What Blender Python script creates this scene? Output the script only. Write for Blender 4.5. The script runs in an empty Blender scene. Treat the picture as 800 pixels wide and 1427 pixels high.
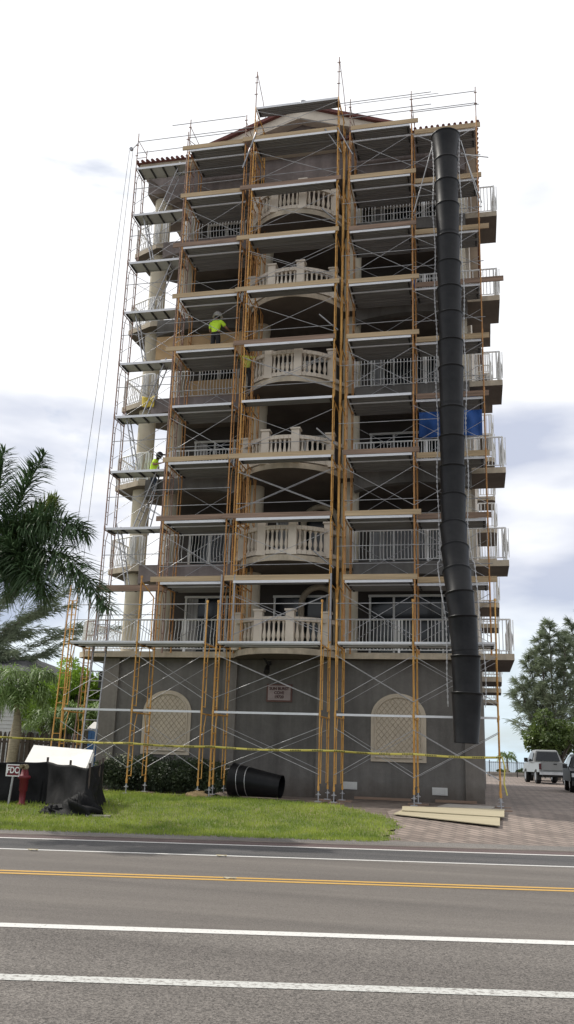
import bpy, math, random
from mathutils import Vector, Matrix
random.seed(7)
R = math.radians
scene = bpy.context.scene
COL = scene.collection
V = Vector
PITCH, ROLL, YAW = .2658, .032, -.2243
CAM = V((4.5916, -26.2756, 1.658))
SY, CY = math.sin(YAW), math.cos(YAW)

# ------------------------------------------------------------------ ground maths
def road_uv(x, y):
    dx, dy = x-CAM.x, y-CAM.y
    return dx*CY-dy*SY, dx*SY+dy*CY
def uv_xy(u, v):
    return CAM.x+u*CY+v*SY, CAM.y-u*SY+v*CY
def zv(v):
    t = min(max((v-18.3)/6.7, 0), 1); t = t*t*(3-2*t)
    z = (.04 if v > 18.3 else 0)+.38*t
    if v > 92: z -= min((v-92)*.06, 1.6)
    return z
def zg(x, y): return zv(road_uv(x, y)[1])

# ------------------------------------------------------------------ materials
def nt(name):
    m = bpy.data.materials.new(name); m.use_nodes = True
    n = m.node_tree.nodes; l = m.node_tree.links
    return m, n, l, n['Principled BSDF']
def mat(name, col, rough=.7, metal=0, var=.15, scale=3, bump=0, bscale=40, col2=None, spec=.5, stretch=None, detail=5, trans=0):
    m, n, l, p = nt(name)
    p.inputs['Roughness'].default_value = rough; p.inputs['Metallic'].default_value = metal
    p.inputs['Specular IOR Level'].default_value = spec
    tc = n.new('ShaderNodeTexCoord'); mp = n.new('ShaderNodeMapping')
    if stretch: mp.inputs['Scale'].default_value = stretch
    l.new(tc.outputs['Object'], mp.inputs['Vector'])
    nz = n.new('ShaderNodeTexNoise'); nz.inputs['Scale'].default_value = scale; nz.inputs['Detail'].default_value = detail
    nz.inputs['Roughness'].default_value = .65
    l.new(mp.outputs['Vector'], nz.inputs['Vector'])
    rp = n.new('ShaderNodeValToRGB'); rp.color_ramp.elements[0].position = .32; rp.color_ramp.elements[1].position = .68
    a = [c*(1-var) for c in col]; b = list(col2) if col2 else [min(1, c*(1+var)) for c in col]
    rp.color_ramp.elements[0].color = (*a, 1); rp.color_ramp.elements[1].color = (*b, 1)
    l.new(nz.outputs['Fac'], rp.inputs['Fac']); l.new(rp.outputs['Color'], p.inputs['Base Color'])
    if bump:
        n2 = n.new('ShaderNodeTexNoise'); n2.inputs['Scale'].default_value = bscale; n2.inputs['Detail'].default_value = 4
        l.new(tc.outputs['Object'], n2.inputs['Vector'])
        bp = n.new('ShaderNodeBump'); bp.inputs['Strength'].default_value = bump; bp.inputs['Distance'].default_value = .02
        l.new(n2.outputs['Fac'], bp.inputs['Height']); l.new(bp.outputs['Normal'], p.inputs['Normal'])
    if trans:
        ts = n.new('ShaderNodeBsdfTranslucent'); mx = n.new('ShaderNodeMixShader'); mx.inputs[0].default_value = trans
        l.new(rp.outputs['Color'], ts.inputs['Color'])
        l.new(p.outputs[0], mx.inputs[1]); l.new(ts.outputs[0], mx.inputs[2]); l.new(mx.outputs[0], n['Material Output'].inputs['Surface'])
    return m
M = {}
def stucco(name, col, k=1.0):
    m, n, l, p = nt(name); p.inputs['Roughness'].default_value = .9; p.inputs['Specular IOR Level'].default_value = .2
    tc = n.new('ShaderNodeTexCoord'); last = None
    for sc, st, lo, hi_, d in ((.55, (1, 1, 1), .86, 1.13, 6), (1.0, (2.2, 2.2, .16), .80, 1.10, 7), (9, (1, 1, 1), .95, 1.05, 4), (.3, (1, 1, 3), .92, 1.08, 3)):
        mp = n.new('ShaderNodeMapping'); mp.inputs['Scale'].default_value = st; l.new(tc.outputs['Object'], mp.inputs[0])
        nz = n.new('ShaderNodeTexNoise'); nz.inputs['Scale'].default_value = sc; nz.inputs['Detail'].default_value = d; nz.inputs['Roughness'].default_value = .62; l.new(mp.outputs[0], nz.inputs[0])
        rp = n.new('ShaderNodeValToRGB'); rp.color_ramp.elements[0].position = .33; rp.color_ramp.elements[1].position = .62
        rp.color_ramp.elements[0].color = (lo, lo, lo, 1); rp.color_ramp.elements[1].color = (hi_, hi_, hi_, 1); l.new(nz.outputs['Fac'], rp.inputs[0])
        mx = n.new('ShaderNodeMix'); mx.data_type = 'RGBA'; mx.blend_type = 'MULTIPLY'; mx.inputs[0].default_value = 1
        if last is None: mx.inputs[6].default_value = (*col, 1)
        else: l.new(last, mx.inputs[6])
        l.new(rp.outputs[0], mx.inputs[7]); last = mx.outputs[2]
    # splash dirt with its own ragged edge at the foot of the wall
    sp = n.new('ShaderNodeSeparateXYZ'); l.new(tc.outputs['Object'], sp.inputs[0])
    n3 = n.new('ShaderNodeTexNoise'); n3.inputs['Scale'].default_value = 1.8; n3.inputs['Detail'].default_value = 6; l.new(tc.outputs['Object'], n3.inputs[0])
    ma = n.new('ShaderNodeMath'); ma.operation = 'MULTIPLY_ADD'; l.new(n3.outputs['Fac'], ma.inputs[0]); ma.inputs[1].default_value = -.9; l.new(sp.outputs[2], ma.inputs[2])
    mr = n.new('ShaderNodeMapRange'); mr.inputs['From Min'].default_value = -.42; mr.inputs['From Max'].default_value = .12; mr.inputs['To Min'].default_value = 1; mr.inputs['To Max'].default_value = 0; l.new(ma.outputs[0], mr.inputs[0])
    ml = n.new('ShaderNodeMath'); ml.operation = 'MULTIPLY'; ml.inputs[1].default_value = .65*k; l.new(mr.outputs[0], ml.inputs[0])
    mx = n.new('ShaderNodeMix'); mx.data_type = 'RGBA'; l.new(ml.outputs[0], mx.inputs[0]); l.new(last, mx.inputs[6]); mx.inputs[7].default_value = (.085, .066, .052, 1)
    l.new(mx.outputs[2], p.inputs['Base Color'])
    n2 = n.new('ShaderNodeTexNoise'); n2.inputs['Scale'].default_value = 55; n2.inputs['Detail'].default_value = 4; l.new(tc.outputs['Object'], n2.inputs[0])
    bp = n.new('ShaderNodeBump'); bp.inputs['Strength'].default_value = .4; bp.inputs['Distance'].default_value = .02; l.new(n2.outputs['Fac'], bp.inputs['Height']); l.new(bp.outputs[0], p.inputs['Normal'])
    return m
M['stucco'] = stucco('taupe_stucco', (.152, .145, .135)); M['stucco2'] = stucco('mauve_stucco', (.215, .185, .175), 0); M['pilaster'] = stucco('light_taupe_stucco', (.185, .17, .153))
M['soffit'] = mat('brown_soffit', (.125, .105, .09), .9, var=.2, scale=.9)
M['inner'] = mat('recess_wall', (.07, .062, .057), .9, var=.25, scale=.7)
M['cream'] = mat('cream_stone', (.58, .51, .42), .8, var=.1, scale=1.4, bump=.15, col2=(.66, .59, .49))
M['cream_dirty'] = mat('weathered_cream_edge', (.44, .38, .29), .85, var=.28, scale=2.2, bump=.2, stretch=(1, 1, .5))
M['column'] = mat('cream_column', (.6, .54, .42), .75, var=.08, scale=1)
M['niche'] = mat('niche_cream', (.53, .46, .36), .85, var=.1, scale=2)
M['lattice'] = mat('niche_groove', (.37, .31, .23), .9)
M['white'] = mat('white_aluminium_paint', (.80, .80, .78), .45, var=.06)
M['glass'] = mat('dark_door_glass', (.012, .015, .018), .12, var=.4, scale=.6, spec=.4)
M['curtain'] = mat('pale_curtain', (.3, .3, .3), .9, var=.5, scale=1, stretch=(14, 1, .3))
M['tile'] = mat('red_roof_tile', (.13, .045, .038), .85, var=.4, scale=5)
M['yellow'] = mat('yellow_scaffold_paint', (.60, .27, .05), .55, var=.3, scale=3.5, col2=(.76, .44, .12), stretch=(1, 1, .35))
M['orange'] = mat('rusty_orange_scaffold_paint', (.50, .21, .06), .6, var=.4, scale=3.5, col2=(.62, .33, .11), stretch=(1, 1, .35))
M['brown'] = mat('rust_brown_scaffold_paint', (.26, .15, .12), .6, var=.35, scale=3, col2=(.40, .27, .22))
M['galv'] = mat('galvanised_steel', (.40, .40, .41), .4, metal=.5, var=.2, scale=4)
M['jack'] = mat('dull_steel_jack', (.3, .3, .31), .45, metal=.6, var=.2)
M['alu'] = mat('skylit_aluminium_edge', (.66, .67, .69), .35, metal=.15, var=.07)  # skylight on the front edges is put into this pale colour
M['deckside'] = mat('ribbed_deck_underside', (.28, .28, .285), .6, metal=.1, var=.22, scale=1.5, stretch=(.4, 8, 8))
M['deckply'] = mat('grey_deck_panel', (.42, .43, .42), .7, var=.12, scale=1.5)
M['timber'] = mat('pale_timber', (.44, .33, .20), .8, var=.22, scale=2.5, stretch=(.25, 3, 6), bump=.1)
M['timber2'] = mat('brown_timber', (.24, .165, .12), .85, var=.3, scale=2.5, stretch=(.25, 3, 6), bump=.1)
M['ply'] = mat('plywood_sheet', (.50, .34, .18), .8, var=.15, scale=1.2, stretch=(1, 1, .3))
M['plypale'] = mat('pale_plywood', (.40, .35, .235), .8, var=.1, scale=1.5, stretch=(.2, 2, 1))
M['black'] = mat('black_chute_plastic', (.004, .0045, .006), .4, var=.3, scale=1.6, bump=.2, bscale=4, spec=.22, col2=(.016, .016, .017), detail=8)
M['blackcloth'] = mat('black_silt_fabric', (.009, .009, .0095), .7, var=.3, scale=5, bump=.25, bscale=14, spec=.2)
M['chain'] = mat('chain_steel', (.55, .55, .55), .4, metal=.7)
M['tarp'] = mat('blue_tarpaulin', (.012, .085, .33), .6, var=.25, scale=2, bump=.4, bscale=4)
M['whiteboard'] = mat('white_foam_board', (.82, .80, .75), .6, var=.03)
M['red'] = mat('red_paint', (.14, .010, .018), .6, var=.15)
M['signwhite'] = mat('white_sign_paint', (.8, .8, .8), .5, var=.03)
M['brass'] = mat('dull_brass', (.22, .18, .11), .4, metal=.7)
M['plaque'] = mat('plaque_stone', (.36, .30, .29), .8, var=.1, scale=6)
M['plaqueframe'] = mat('plaque_frame', (.15, .08, .07), .8)
M['plaquetext'] = mat('plaque_letters', (.07, .025, .025), .7)
M['leafdark'] = mat('palm_leaf_dark', (.07, .12, .052), .45, var=.45, scale=2, trans=.25)
M['leafyellow'] = mat('palm_leaf_olive', (.12, .16, .045), .5, var=.4, scale=2, trans=.3)
M['leafpalm'] = mat('small_palm_leaf', (.19, .28, .09), .5, var=.4, scale=2, trans=.3)
M['leafbright'] = mat('bright_bush_leaf', (.26, .40, .05), .5, var=.5, scale=.8, trans=.35)
M['leafhedge'] = mat('hedge_leaf', (.035, .06, .028), .5, var=.5, scale=2, col2=(.07, .10, .045), trans=.15)
M['leafflower'] = mat('pale_variegated_leaf', (.4, .42, .3), .6)
M['needle'] = mat('casuarina_needle', (.20, .24, .15), .7, var=.3, scale=.6, trans=.4)
M['seagrape'] = mat('sea_grape_leaf', (.06, .11, .03), .4, var=.5, scale=.9, col2=(.16, .22, .06), trans=.25)
M['bark'] = mat('grey_bark', (.13, .11, .09), .9, var=.3, scale=4, bump=.6, bscale=8)
M['bark2'] = mat('pale_palm_bark', (.30, .25, .18), .9, var=.3, scale=6, bump=.6, bscale=12, stretch=(1, 1, 4))
M['fencewood'] = mat('dark_fence_wood', (.085, .065, .055), .9, var=.4, scale=3, stretch=(4, 4, .5))
M['siding'] = mat('pale_house_siding', (.52, .53, .50), .8, var=.05)
M['darkroof'] = mat('dark_shingles', (.06, .06, .065), .9, var=.2)
M['metalfence'] = mat('dark_metal_fence', (.03, .028, .026), .5)
M['concrete'] = mat('pale_concrete', (.36, .33, .29), .9, var=.2, scale=2, bump=.2)
M['silver'] = mat('silver_car_paint', (.24, .245, .24), .35, metal=.3, var=.04)
M['darkcar'] = mat('dark_car_paint', (.012, .014, .017), .5, metal=0, var=.1, spec=.2)
M['tyre'] = mat('tyre_rubber', (.012, .012, .012), .8)
M['rim'] = mat('wheel_rim', (.4, .4, .4), .35, metal=.8)
M['bumper'] = mat('chrome_bumper', (.5, .5, .5), .3, metal=.8)
M['plastic'] = mat('dark_plastic', (.025, .025, .025), .6)
M['redlamp'] = mat('red_lamp_lens', (.07, .006, .006), .2)
M['hivis'] = mat('hi_vis_lime', (.62, .95, .05), .7, var=.07, scale=6, bump=.4, bscale=9)
M['hivis2'] = mat('hi_vis_yellow', (.55, .60, .12), .7, var=.1)
M['reflect'] = mat('dark_shirt_print', (.03, .04, .03), .6)
M['denim'] = mat('dark_denim', (.022, .032, .055), .85, var=.3, scale=5, bump=.3, bscale=12)
M['pants'] = mat('black_trousers', (.018, .017, .018), .85, var=.3)
M['skin'] = mat('tanned_skin', (.34, .19, .12), .6, var=.08)
M['hair'] = mat('dark_hair', (.015, .011, .009), .7)
M['helmet'] = mat('white_hard_hat', (.75, .75, .74), .35, var=.03)
M['cap'] = mat('dark_cap', (.03, .028, .03), .8)
M['boot'] = mat('tan_boot', (.12, .08, .05), .8)
M['blue'] = mat('blue_moulded_plastic', (.03, .12, .30), .4)
M['yellowcloth'] = mat('yellow_cloth', (.62, .48, .08), .8, bump=.5, bscale=8)
M['vent'] = mat('white_vent', (.58, .58, .56), .6, var=.05)
M['sandbag'] = mat('tan_sandbag', (.34, .24, .12), .9, var=.2, bump=.5, bscale=10)
M['rope'] = mat('grey_rope', (.16, .15, .14), .9)
M['dirtmat'] = mat('bare_dirt', (.13, .095, .075), .95, var=.35, scale=1.6, bump=.5, bscale=14, col2=(.21, .17, .14))

# tape: yellow ribbon with black lettering blocks
def tape_mat():
    m, n, l, p = nt('yellow_caution_tape')
    tc = n.new('ShaderNodeTexCoord'); sp = n.new('ShaderNodeSeparateXYZ'); l.new(tc.outputs['UV'], sp.inputs[0])
    a = n.new('ShaderNodeMath'); a.operation = 'FRACT'; l.new(sp.outputs[0], a.inputs[0])
    b = n.new('ShaderNodeMath'); b.operation = 'LESS_THAN'; l.new(a.outputs[0], b.inputs[0]); b.inputs[1].default_value = .52
    s2 = n.new('ShaderNodeMath'); s2.operation = 'MULTIPLY'; l.new(sp.outputs[0], s2.inputs[0]); s2.inputs[1].default_value = 14
    f2 = n.new('ShaderNodeMath'); f2.operation = 'FRACT'; l.new(s2.outputs[0], f2.inputs[0])
    g2 = n.new('ShaderNodeMath'); g2.operation = 'GREATER_THAN'; l.new(f2.outputs[0], g2.inputs[0]); g2.inputs[1].default_value = .3
    y1 = n.new('ShaderNodeMath'); y1.operation = 'SUBTRACT'; l.new(sp.outputs[1], y1.inputs[0]); y1.inputs[1].default_value = .5
    y2 = n.new('ShaderNodeMath'); y2.operation = 'ABSOLUTE'; l.new(y1.outputs[0], y2.inputs[0])
    y3 = n.new('ShaderNodeMath'); y3.operation = 'LESS_THAN'; l.new(y2.outputs[0], y3.inputs[0]); y3.inputs[1].default_value = .32
    m1 = n.new('ShaderNodeMath'); m1.operation = 'MULTIPLY'; l.new(b.outputs[0], m1.inputs[0]); l.new(g2.outputs[0], m1.inputs[1])
    m2 = n.new('ShaderNodeMath'); m2.operation = 'MULTIPLY'; l.new(m1.outputs[0], m2.inputs[0]); l.new(y3.outputs[0], m2.inputs[1])
    mx = n.new('ShaderNodeMix'); mx.data_type = 'RGBA'; l.new(m2.outputs[0], mx.inputs[0])
    mx.inputs[6].default_value = (.60, .52, .11, 1); mx.inputs[7].default_value = (.09, .08, .03, 1)
    l.new(mx.outputs[2], p.inputs['Base Color']); p.inputs['Roughness'].default_value = .4
    return m
M['tape'] = tape_mat()

def asphalt(name, c1, c2, agg, aggscale=90, tint=None):
    m, n, l, p = nt(name)
    tc = n.new('ShaderNodeTexCoord')
    big = n.new('ShaderNodeTexNoise'); big.inputs['Scale'].default_value = .55; big.inputs['Detail'].default_value = 6; big.inputs['Roughness'].default_value = .6
    mp = n.new('ShaderNodeMapping'); mp.inputs['Rotation'].default_value = (0, 0, YAW); mp.inputs['Scale'].default_value = (.22, 2.6, 1)
    l.new(tc.outputs['Object'], mp.inputs['Vector']); l.new(mp.outputs[0], big.inputs['Vector'])
    rp = n.new('ShaderNodeValToRGB'); rp.color_ramp.elements[0].position = .3; rp.color_ramp.elements[1].position = .7
    rp.color_ramp.elements[0].color = (*c1, 1); rp.color_ramp.elements[1].color = (*c2, 1)
    l.new(big.outputs['Fac'], rp.inputs['Fac'])
    vo = n.new('ShaderNodeTexVoronoi'); vo.inputs['Scale'].default_value = aggscale
    l.new(tc.outputs['Object'], vo.inputs['Vector'])
    sv = n.new('ShaderNodeSeparateColor'); l.new(vo.outputs['Color'], sv.inputs[0])
    r2 = n.new('ShaderNodeValToRGB'); r2.color_ramp.elements[0].position = 0; r2.color_ramp.elements[1].position = 1
    r2.color_ramp.elements[0].color = (1-agg, 1-agg, 1-agg, 1); r2.color_ramp.elements[1].color = (1+agg*1.3, 1+agg*1.3, 1+agg*1.25, 1)
    l.new(sv.outputs[0], r2.inputs['Fac'])
    mx = n.new('ShaderNodeMix'); mx.data_type = 'RGBA'; mx.blend_type = 'MULTIPLY'; mx.inputs[0].default_value = 1
    l.new(rp.outputs[0], mx.inputs[6]); l.new(r2.outputs[0], mx.inputs[7])
    l.new(mx.outputs[2], p.inputs['Base Color']); p.inputs['Roughness'].default_value = .85; p.inputs['Specular IOR Level'].default_value = .25
    bp = n.new('ShaderNodeBump'); bp.inputs['Strength'].default_value = .5; bp.inputs['Distance'].default_value = .01
    l.new(vo.outputs['Distance'], bp.inputs['Height']); l.new(bp.outputs[0], p.inputs['Normal'])
    return m
M['road_old'] = asphalt('coarse_grey_asphalt', (.104, .094, .086), (.146, .133, .121), .5, 80)
M['road_mid'] = asphalt('brownish_lane_asphalt', (.112, .101, .092), (.165, .149, .133), .24, 110)
M['road_dark'] = asphalt('dark_shoulder_asphalt', (.06, .060, .062), (.105, .100, .098), .35, 90)
M['road_red'] = asphalt('reddish_shoulder_asphalt', (.095, .068, .066), (.13, .10, .095), .3, 90)
M['gutter'] = asphalt('grey_gutter_concrete', (.12, .112, .105), (.20, .185, .17), .25, 90)

def paint_mat(name, col, wear=.42):
    m, n, l, p = nt(name)
    tc = n.new('ShaderNodeTexCoord'); nz = n.new('ShaderNodeTexNoise'); nz.inputs['Scale'].default_value = 22; nz.inputs['Detail'].default_value = 8
    nz.inputs['Roughness'].default_value = .75
    l.new(tc.outputs['Object'], nz.inputs['Vector'])
    rp = n.new('ShaderNodeValToRGB'); rp.color_ramp.elements[0].position = wear-.08; rp.color_ramp.elements[1].position = wear+.05
    rp.color_ramp.elements[0].color = (.17, .155, .14, 1); rp.color_ramp.elements[1].color = (*col, 1)
    l.new(nz.outputs['Fac'], rp.inputs[0]); l.new(rp.outputs[0], p.inputs['Base Color']); p.inputs['Roughness'].default_value = .7
    return m
M['linewhite'] = paint_mat('worn_white_line', (.60, .59, .56), .40)
M['linewhite2'] = paint_mat('rough_white_line', (.50, .50, .47), .46)
M['lineyellow'] = paint_mat('worn_yellow_line', (.52, .31, .07), .38)

def paver_mat():
    m, n, l, p = nt('red_grey_pavers')
    tc = n.new('ShaderNodeTexCoord'); mp = n.new('ShaderNodeMapping'); mp.inputs['Rotation'].default_value = (0, 0, R(45))
    l.new(tc.outputs['Object'], mp.inputs['Vector'])
    br = n.new('ShaderNodeTexBrick'); br.inputs['Scale'].default_value = 1; br.offset = .5
    br.inputs['Brick Width'].default_value = .42; br.inputs['Row Height'].default_value = .21; br.inputs['Mortar Size'].default_value = .02
    br.inputs['Color1'].default_value = (.25, .205, .178, 1); br.inputs['Color2'].default_value = (.15, .12, .104, 1); br.inputs['Mortar'].default_value = (.085, .075, .065, 1)
    br.inputs['Bias'].default_value = -.2
    l.new(mp.outputs[0], br.inputs['Vector'])
    nz = n.new('ShaderNodeTexNoise'); nz.inputs['Scale'].default_value = .5; nz.inputs['Detail'].default_value = 6
    l.new(tc.outputs['Object'], nz.inputs['Vector'])
    rp = n.new('ShaderNodeValToRGB'); rp.color_ramp.elements[0].position = .3; rp.color_ramp.elements[1].position = .7
    rp.color_ramp.elements[0].color = (.8, .78, .76, 1); rp.color_ramp.elements[1].color = (1.25, 1.22, 1.18, 1)
    l.new(nz.outputs['Fac'], rp.inputs[0])
    mx = n.new('ShaderNodeMix'); mx.data_type = 'RGBA'; mx.blend_type = 'MULTIPLY'; mx.inputs[0].default_value = 1
    l.new(br.outputs['Color'], mx.inputs[6]); l.new(rp.outputs[0], mx.inputs[7]); l.new(mx.outputs[2], p.inputs['Base Color'])
    p.inputs['Roughness'].default_value = .85
    bp = n.new('ShaderNodeBump'); bp.inputs['Strength'].default_value = .4; bp.inputs['Distance'].default_value = .01; bp.invert = True
    l.new(br.outputs['Fac'], bp.inputs['Height']); l.new(bp.outputs[0], p.inputs['Normal'])
    return m
M['paver'] = paver_mat()
def grass_mat(name, a, b, tr=.3):
    m = mat(name, a, .7, var=.3, scale=1.1, col2=b, trans=tr, detail=8)
    return m
M['grass'] = grass_mat('grass_blades', (.16, .27, .03), (.40, .47, .08))
M['soil'] = mat('lawn_soil', (.10, .16, .035), .95, var=.35, scale=.9, bump=.5, col2=(.20, .19, .07), detail=8)
def water_mat():
    return mat('sea_water', (.10, .16, .20), .25, var=.1, scale=.3)
M['water'] = water_mat()

# ------------------------------------------------------------------ mesh builder
class MB:
    def __init__(s): s.v = []; s.f = []; s.m = []; s.s = []
    def add(s, vs, fs, mi=0, sm=False):
        o = len(s.v); s.v += [tuple(p) for p in vs]
        for f in fs: s.f.append([i+o for i in f]); s.m.append(mi); s.s.append(sm)
    def box(s, x0, x1, y0, y1, z0, z1, mi=0, bottom=None, rot=0, c=None):
        vs = [(x0,y0,z0),(x1,y0,z0),(x1,y1,z0),(x0,y1,z0),(x0,y0,z1),(x1,y0,z1),(x1,y1,z1),(x0,y1,z1)]
        if rot:
            cx, cy = c if c else ((x0+x1)/2, (y0+y1)/2)
            vs = [(cx+(a-cx)*math.cos(rot)-(b-cy)*math.sin(rot), cy+(a-cx)*math.sin(rot)+(b-cy)*math.cos(rot), z) for a, b, z in vs]
        s.add(vs, [(0,1,5,4),(1,2,6,5),(2,3,7,6),(3,0,4,7),(4,5,6,7)], mi)
        s.add(vs, [(0,3,2,1)], mi if bottom is None else bottom)
        return s
    def tube(s, p0, p1, r, n=6, mi=0, r1=None, cap=True, sm=True):
        p0, p1 = V(p0), V(p1); d = p1-p0
        if d.length < 1e-6: return s
        d.normalize(); a = V((0,0,1)) if abs(d.z) < .9 else V((1,0,0))
        x = d.cross(a).normalized(); y = d.cross(x); r1 = r if r1 is None else r1
        vs = [p0+(x*math.cos(2*math.pi*i/n)+y*math.sin(2*math.pi*i/n))*r for i in range(n)]
        vs += [p1+(x*math.cos(2*math.pi*i/n)+y*math.sin(2*math.pi*i/n))*r1 for i in range(n)]
        s.add(vs, [(i, (i+1) % n, n+(i+1) % n, n+i) for i in range(n)], mi, sm)
        if cap: s.add(vs, [tuple(range(n))[::-1], tuple(range(n, 2*n))], mi)
        return s
    def path(s, pts, rs, n=6, mi=0, cap=True):
        pts = [V(p) for p in pts]
        if not hasattr(rs, '__len__'): rs = [rs]*len(pts)
        vs = []; prev = None
        for k, p in enumerate(pts):
            d = (pts[min(k+1, len(pts)-1)]-pts[max(k-1, 0)]).normalized()
            if prev is None:
                a = V((0,0,1)) if abs(d.z) < .9 else V((1,0,0)); x = d.cross(a).normalized()
            else: x = (prev-d*prev.dot(d)).normalized()
            prev = x; y = d.cross(x)
            vs += [p+(x*math.cos(2*math.pi*i/n)+y*math.sin(2*math.pi*i/n))*rs[k] for i in range(n)]
        fs = [(k*n+i, k*n+(i+1) % n, (k+1)*n+(i+1) % n, (k+1)*n+i) for k in range(len(pts)-1) for i in range(n)]
        s.add(vs, fs, mi, True)
        if cap: s.add(vs, [tuple(range(n))[::-1], tuple(range(len(vs)-n, len(vs)))], mi)
        return s
    def prism(s, poly, z0, z1, mi=0, bottom=None, top=None):
        n = len(poly)
        A = sum(poly[i][0]*poly[(i+1) % n][1]-poly[(i+1) % n][0]*poly[i][1] for i in range(n))
        if A < 0: poly = poly[::-1]
        vs = [(x, y, z0) for x, y in poly]+[(x, y, z1) for x, y in poly]
        s.add(vs, [(i, (i+1) % n, n+(i+1) % n, n+i) for i in range(n)], mi)
        s.add(vs, [tuple(range(n))[::-1]], mi if bottom is None else bottom); s.add(vs, [tuple(range(n, 2*n))], mi if top is None else top)
        return s
    def xz(s, poly, y0, y1, mi=0):        # outline in XZ extruded along Y
        n = len(poly)
        A = sum(poly[i][0]*poly[(i+1) % n][1]-poly[(i+1) % n][0]*poly[i][1] for i in range(n))
        if A < 0: poly = poly[::-1]
        vs = [(x, y0, z) for x, z in poly]+[(x, y1, z) for x, z in poly]
        s.add(vs, [((i+1) % n, i, n+i, n+(i+1) % n)[::-1] for i in range(n)], mi)
        s.add(vs, [tuple(range(n)), tuple(range(n, 2*n))[::-1]], mi)
        return s
    def yz(s, poly, x0, x1, mi=0):
        n = len(poly); vs = [(x0, y, z) for y, z in poly]+[(x1, y, z) for y, z in poly]
        s.add(vs, [(i, (i+1) % n, n+(i+1) % n, n+i) for i in range(n)], mi)
        s.add(vs, [tuple(range(n))[::-1], tuple(range(n, 2*n))], mi)
        return s
    def lathe(s, prof, cx, cy, n=16, mi=0, sm=True, a0=0):
        vs = [(cx+r*math.cos(2*math.pi*i/n+a0), cy+r*math.sin(2*math.pi*i/n+a0), z) for r, z in prof for i in range(n)]
        fs = [(k*n+i, k*n+(i+1) % n, (k+1)*n+(i+1) % n, (k+1)*n+i) for k in range(len(prof)-1) for i in range(n)]
        s.add(vs, fs, mi, sm); s.add(vs, [tuple(range(n))[::-1], tuple(range(len(vs)-n, len(vs)))], mi)
        return s
    def mesh(s, name, mats, off=(0,0,0)):
        me = bpy.data.meshes.new(name)
        o = off; me.from_pydata([(a-o[0], b-o[1], c-o[2]) for a, b, c in s.v], [], s.f)
        for m in mats: me.materials.append(m)
        me.polygons.foreach_set('material_index', s.m); me.polygons.foreach_set('use_smooth', s.s)
        me.update(); return me
    def build(s, name, mats, parent=None, off=None, label=None):
        if not isinstance(mats, (list, tuple)): mats = [mats]
        if off is None: off = wloc(parent) if parent else (0,0,0)
        o = bpy.data.objects.new(name, s.mesh(name, mats, off)); COL.objects.link(o)
        if parent: o.parent = parent
        if label: o['label'] = label
        return o
def wloc(o):
    l = V(o.location)
    while o.parent: o = o.parent; l += V(o.location)
    return l
def tag(o, label, cat, group=None):
    o['label'] = label; o['category'] = cat
    if group: o['group'] = group
    return o
def thing(name, label, cat, loc=(0,0,0), group=None, rz=0):
    o = bpy.data.objects.new(name, None); o.empty_display_size = .3; COL.objects.link(o); o.location = loc; o.rotation_euler.z = rz
    return tag(o, label, cat, group)
def single(mb, name, mats, label, cat, loc=(0,0,0), group=None):
    o = mb.build(name, mats, None, loc); o.location = loc
    return tag(o, label, cat, group)
def kind(o, k): o['kind'] = k; return o
def child(name, me, parent, loc=(0,0,0), label=None):
    o = bpy.data.objects.new(name, me); COL.objects.link(o); o.parent = parent; o.location = V(loc)-wloc(parent)
    if label: o['label'] = label
    return o
def copy_tree(o, parent=None):
    c = o.copy(); COL.objects.link(c)
    if parent: c.parent = parent
    for ch in list(o.children): copy_tree(ch, c)
    return c

# ------------------------------------------------------------------ setting
def sheet(name, vs_list, ub0, ub1, m, dz=0, nu=24, z=None, k='structure'):
    mb = MB(); rows = []
    for v in vs_list:
        a = ub0(v) if callable(ub0) else ub0; b = ub1(v) if callable(ub1) else ub1
        rows.append([(*uv_xy(a+(b-a)*i/nu, v), (zv(v) if z is None else z)+dz) for i in range(nu+1)])
    vs = [p for r in rows for p in r]; w = nu+1
    mb.add(vs, [(j*w+i, j*w+i+1, (j+1)*w+i+1, (j+1)*w+i) for j in range(len(rows)-1) for i in range(nu)])
    return kind(mb.build(name, m), k)
def fr(a, b, n): return [a+(b-a)*i/n for i in range(n+1)]
vg = [-400, -60, -10]+fr(-5, 18.28, 6)+fr(18.31, 25, 22)+fr(26, 92, 10)+[100, 120, 150]
sheet('ground', vg, -500, 500, M['dirtmat'], -.03, nu=40)
kind(sheet('sea', [100, 400, 3000, 9000], -6000, 6000, M['water'], z=.0, nu=8), 'structure')
sheet('road', fr(-4, 7.28, 4), -90, 90, M['road_old'], 0, nu=40)
sheet('road_coarse_strip', fr(7.28, 9.3, 2), -90, 90, M['road_old'], .0, nu=40).name = 'road'
sheet('road', fr(9.3, 15.78, 3), -90, 90, M['road_mid'], .0, nu=40)
sheet('road', fr(15.78, 17.6, 2), -90, 90, M['road_dark'], .0, nu=40)
sheet('road', fr(17.6, 18.27, 2), -90, 90, M['road_red'], .0, nu=40)
def jit(v): return v
for v0, v1, m in ((7.19, 7.37, 'linewhite2'), (9.16, 9.36, 'linewhite'), (12.78, 12.90, 'lineyellow'), (13.02, 13.14, 'lineyellow'), (15.68, 15.80, 'linewhite'), (17.50, 17.64, 'linewhite')):
    sheet('lane_marking', [v0, v1], -90, 90, M[m], .004, nu=40)
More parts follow.
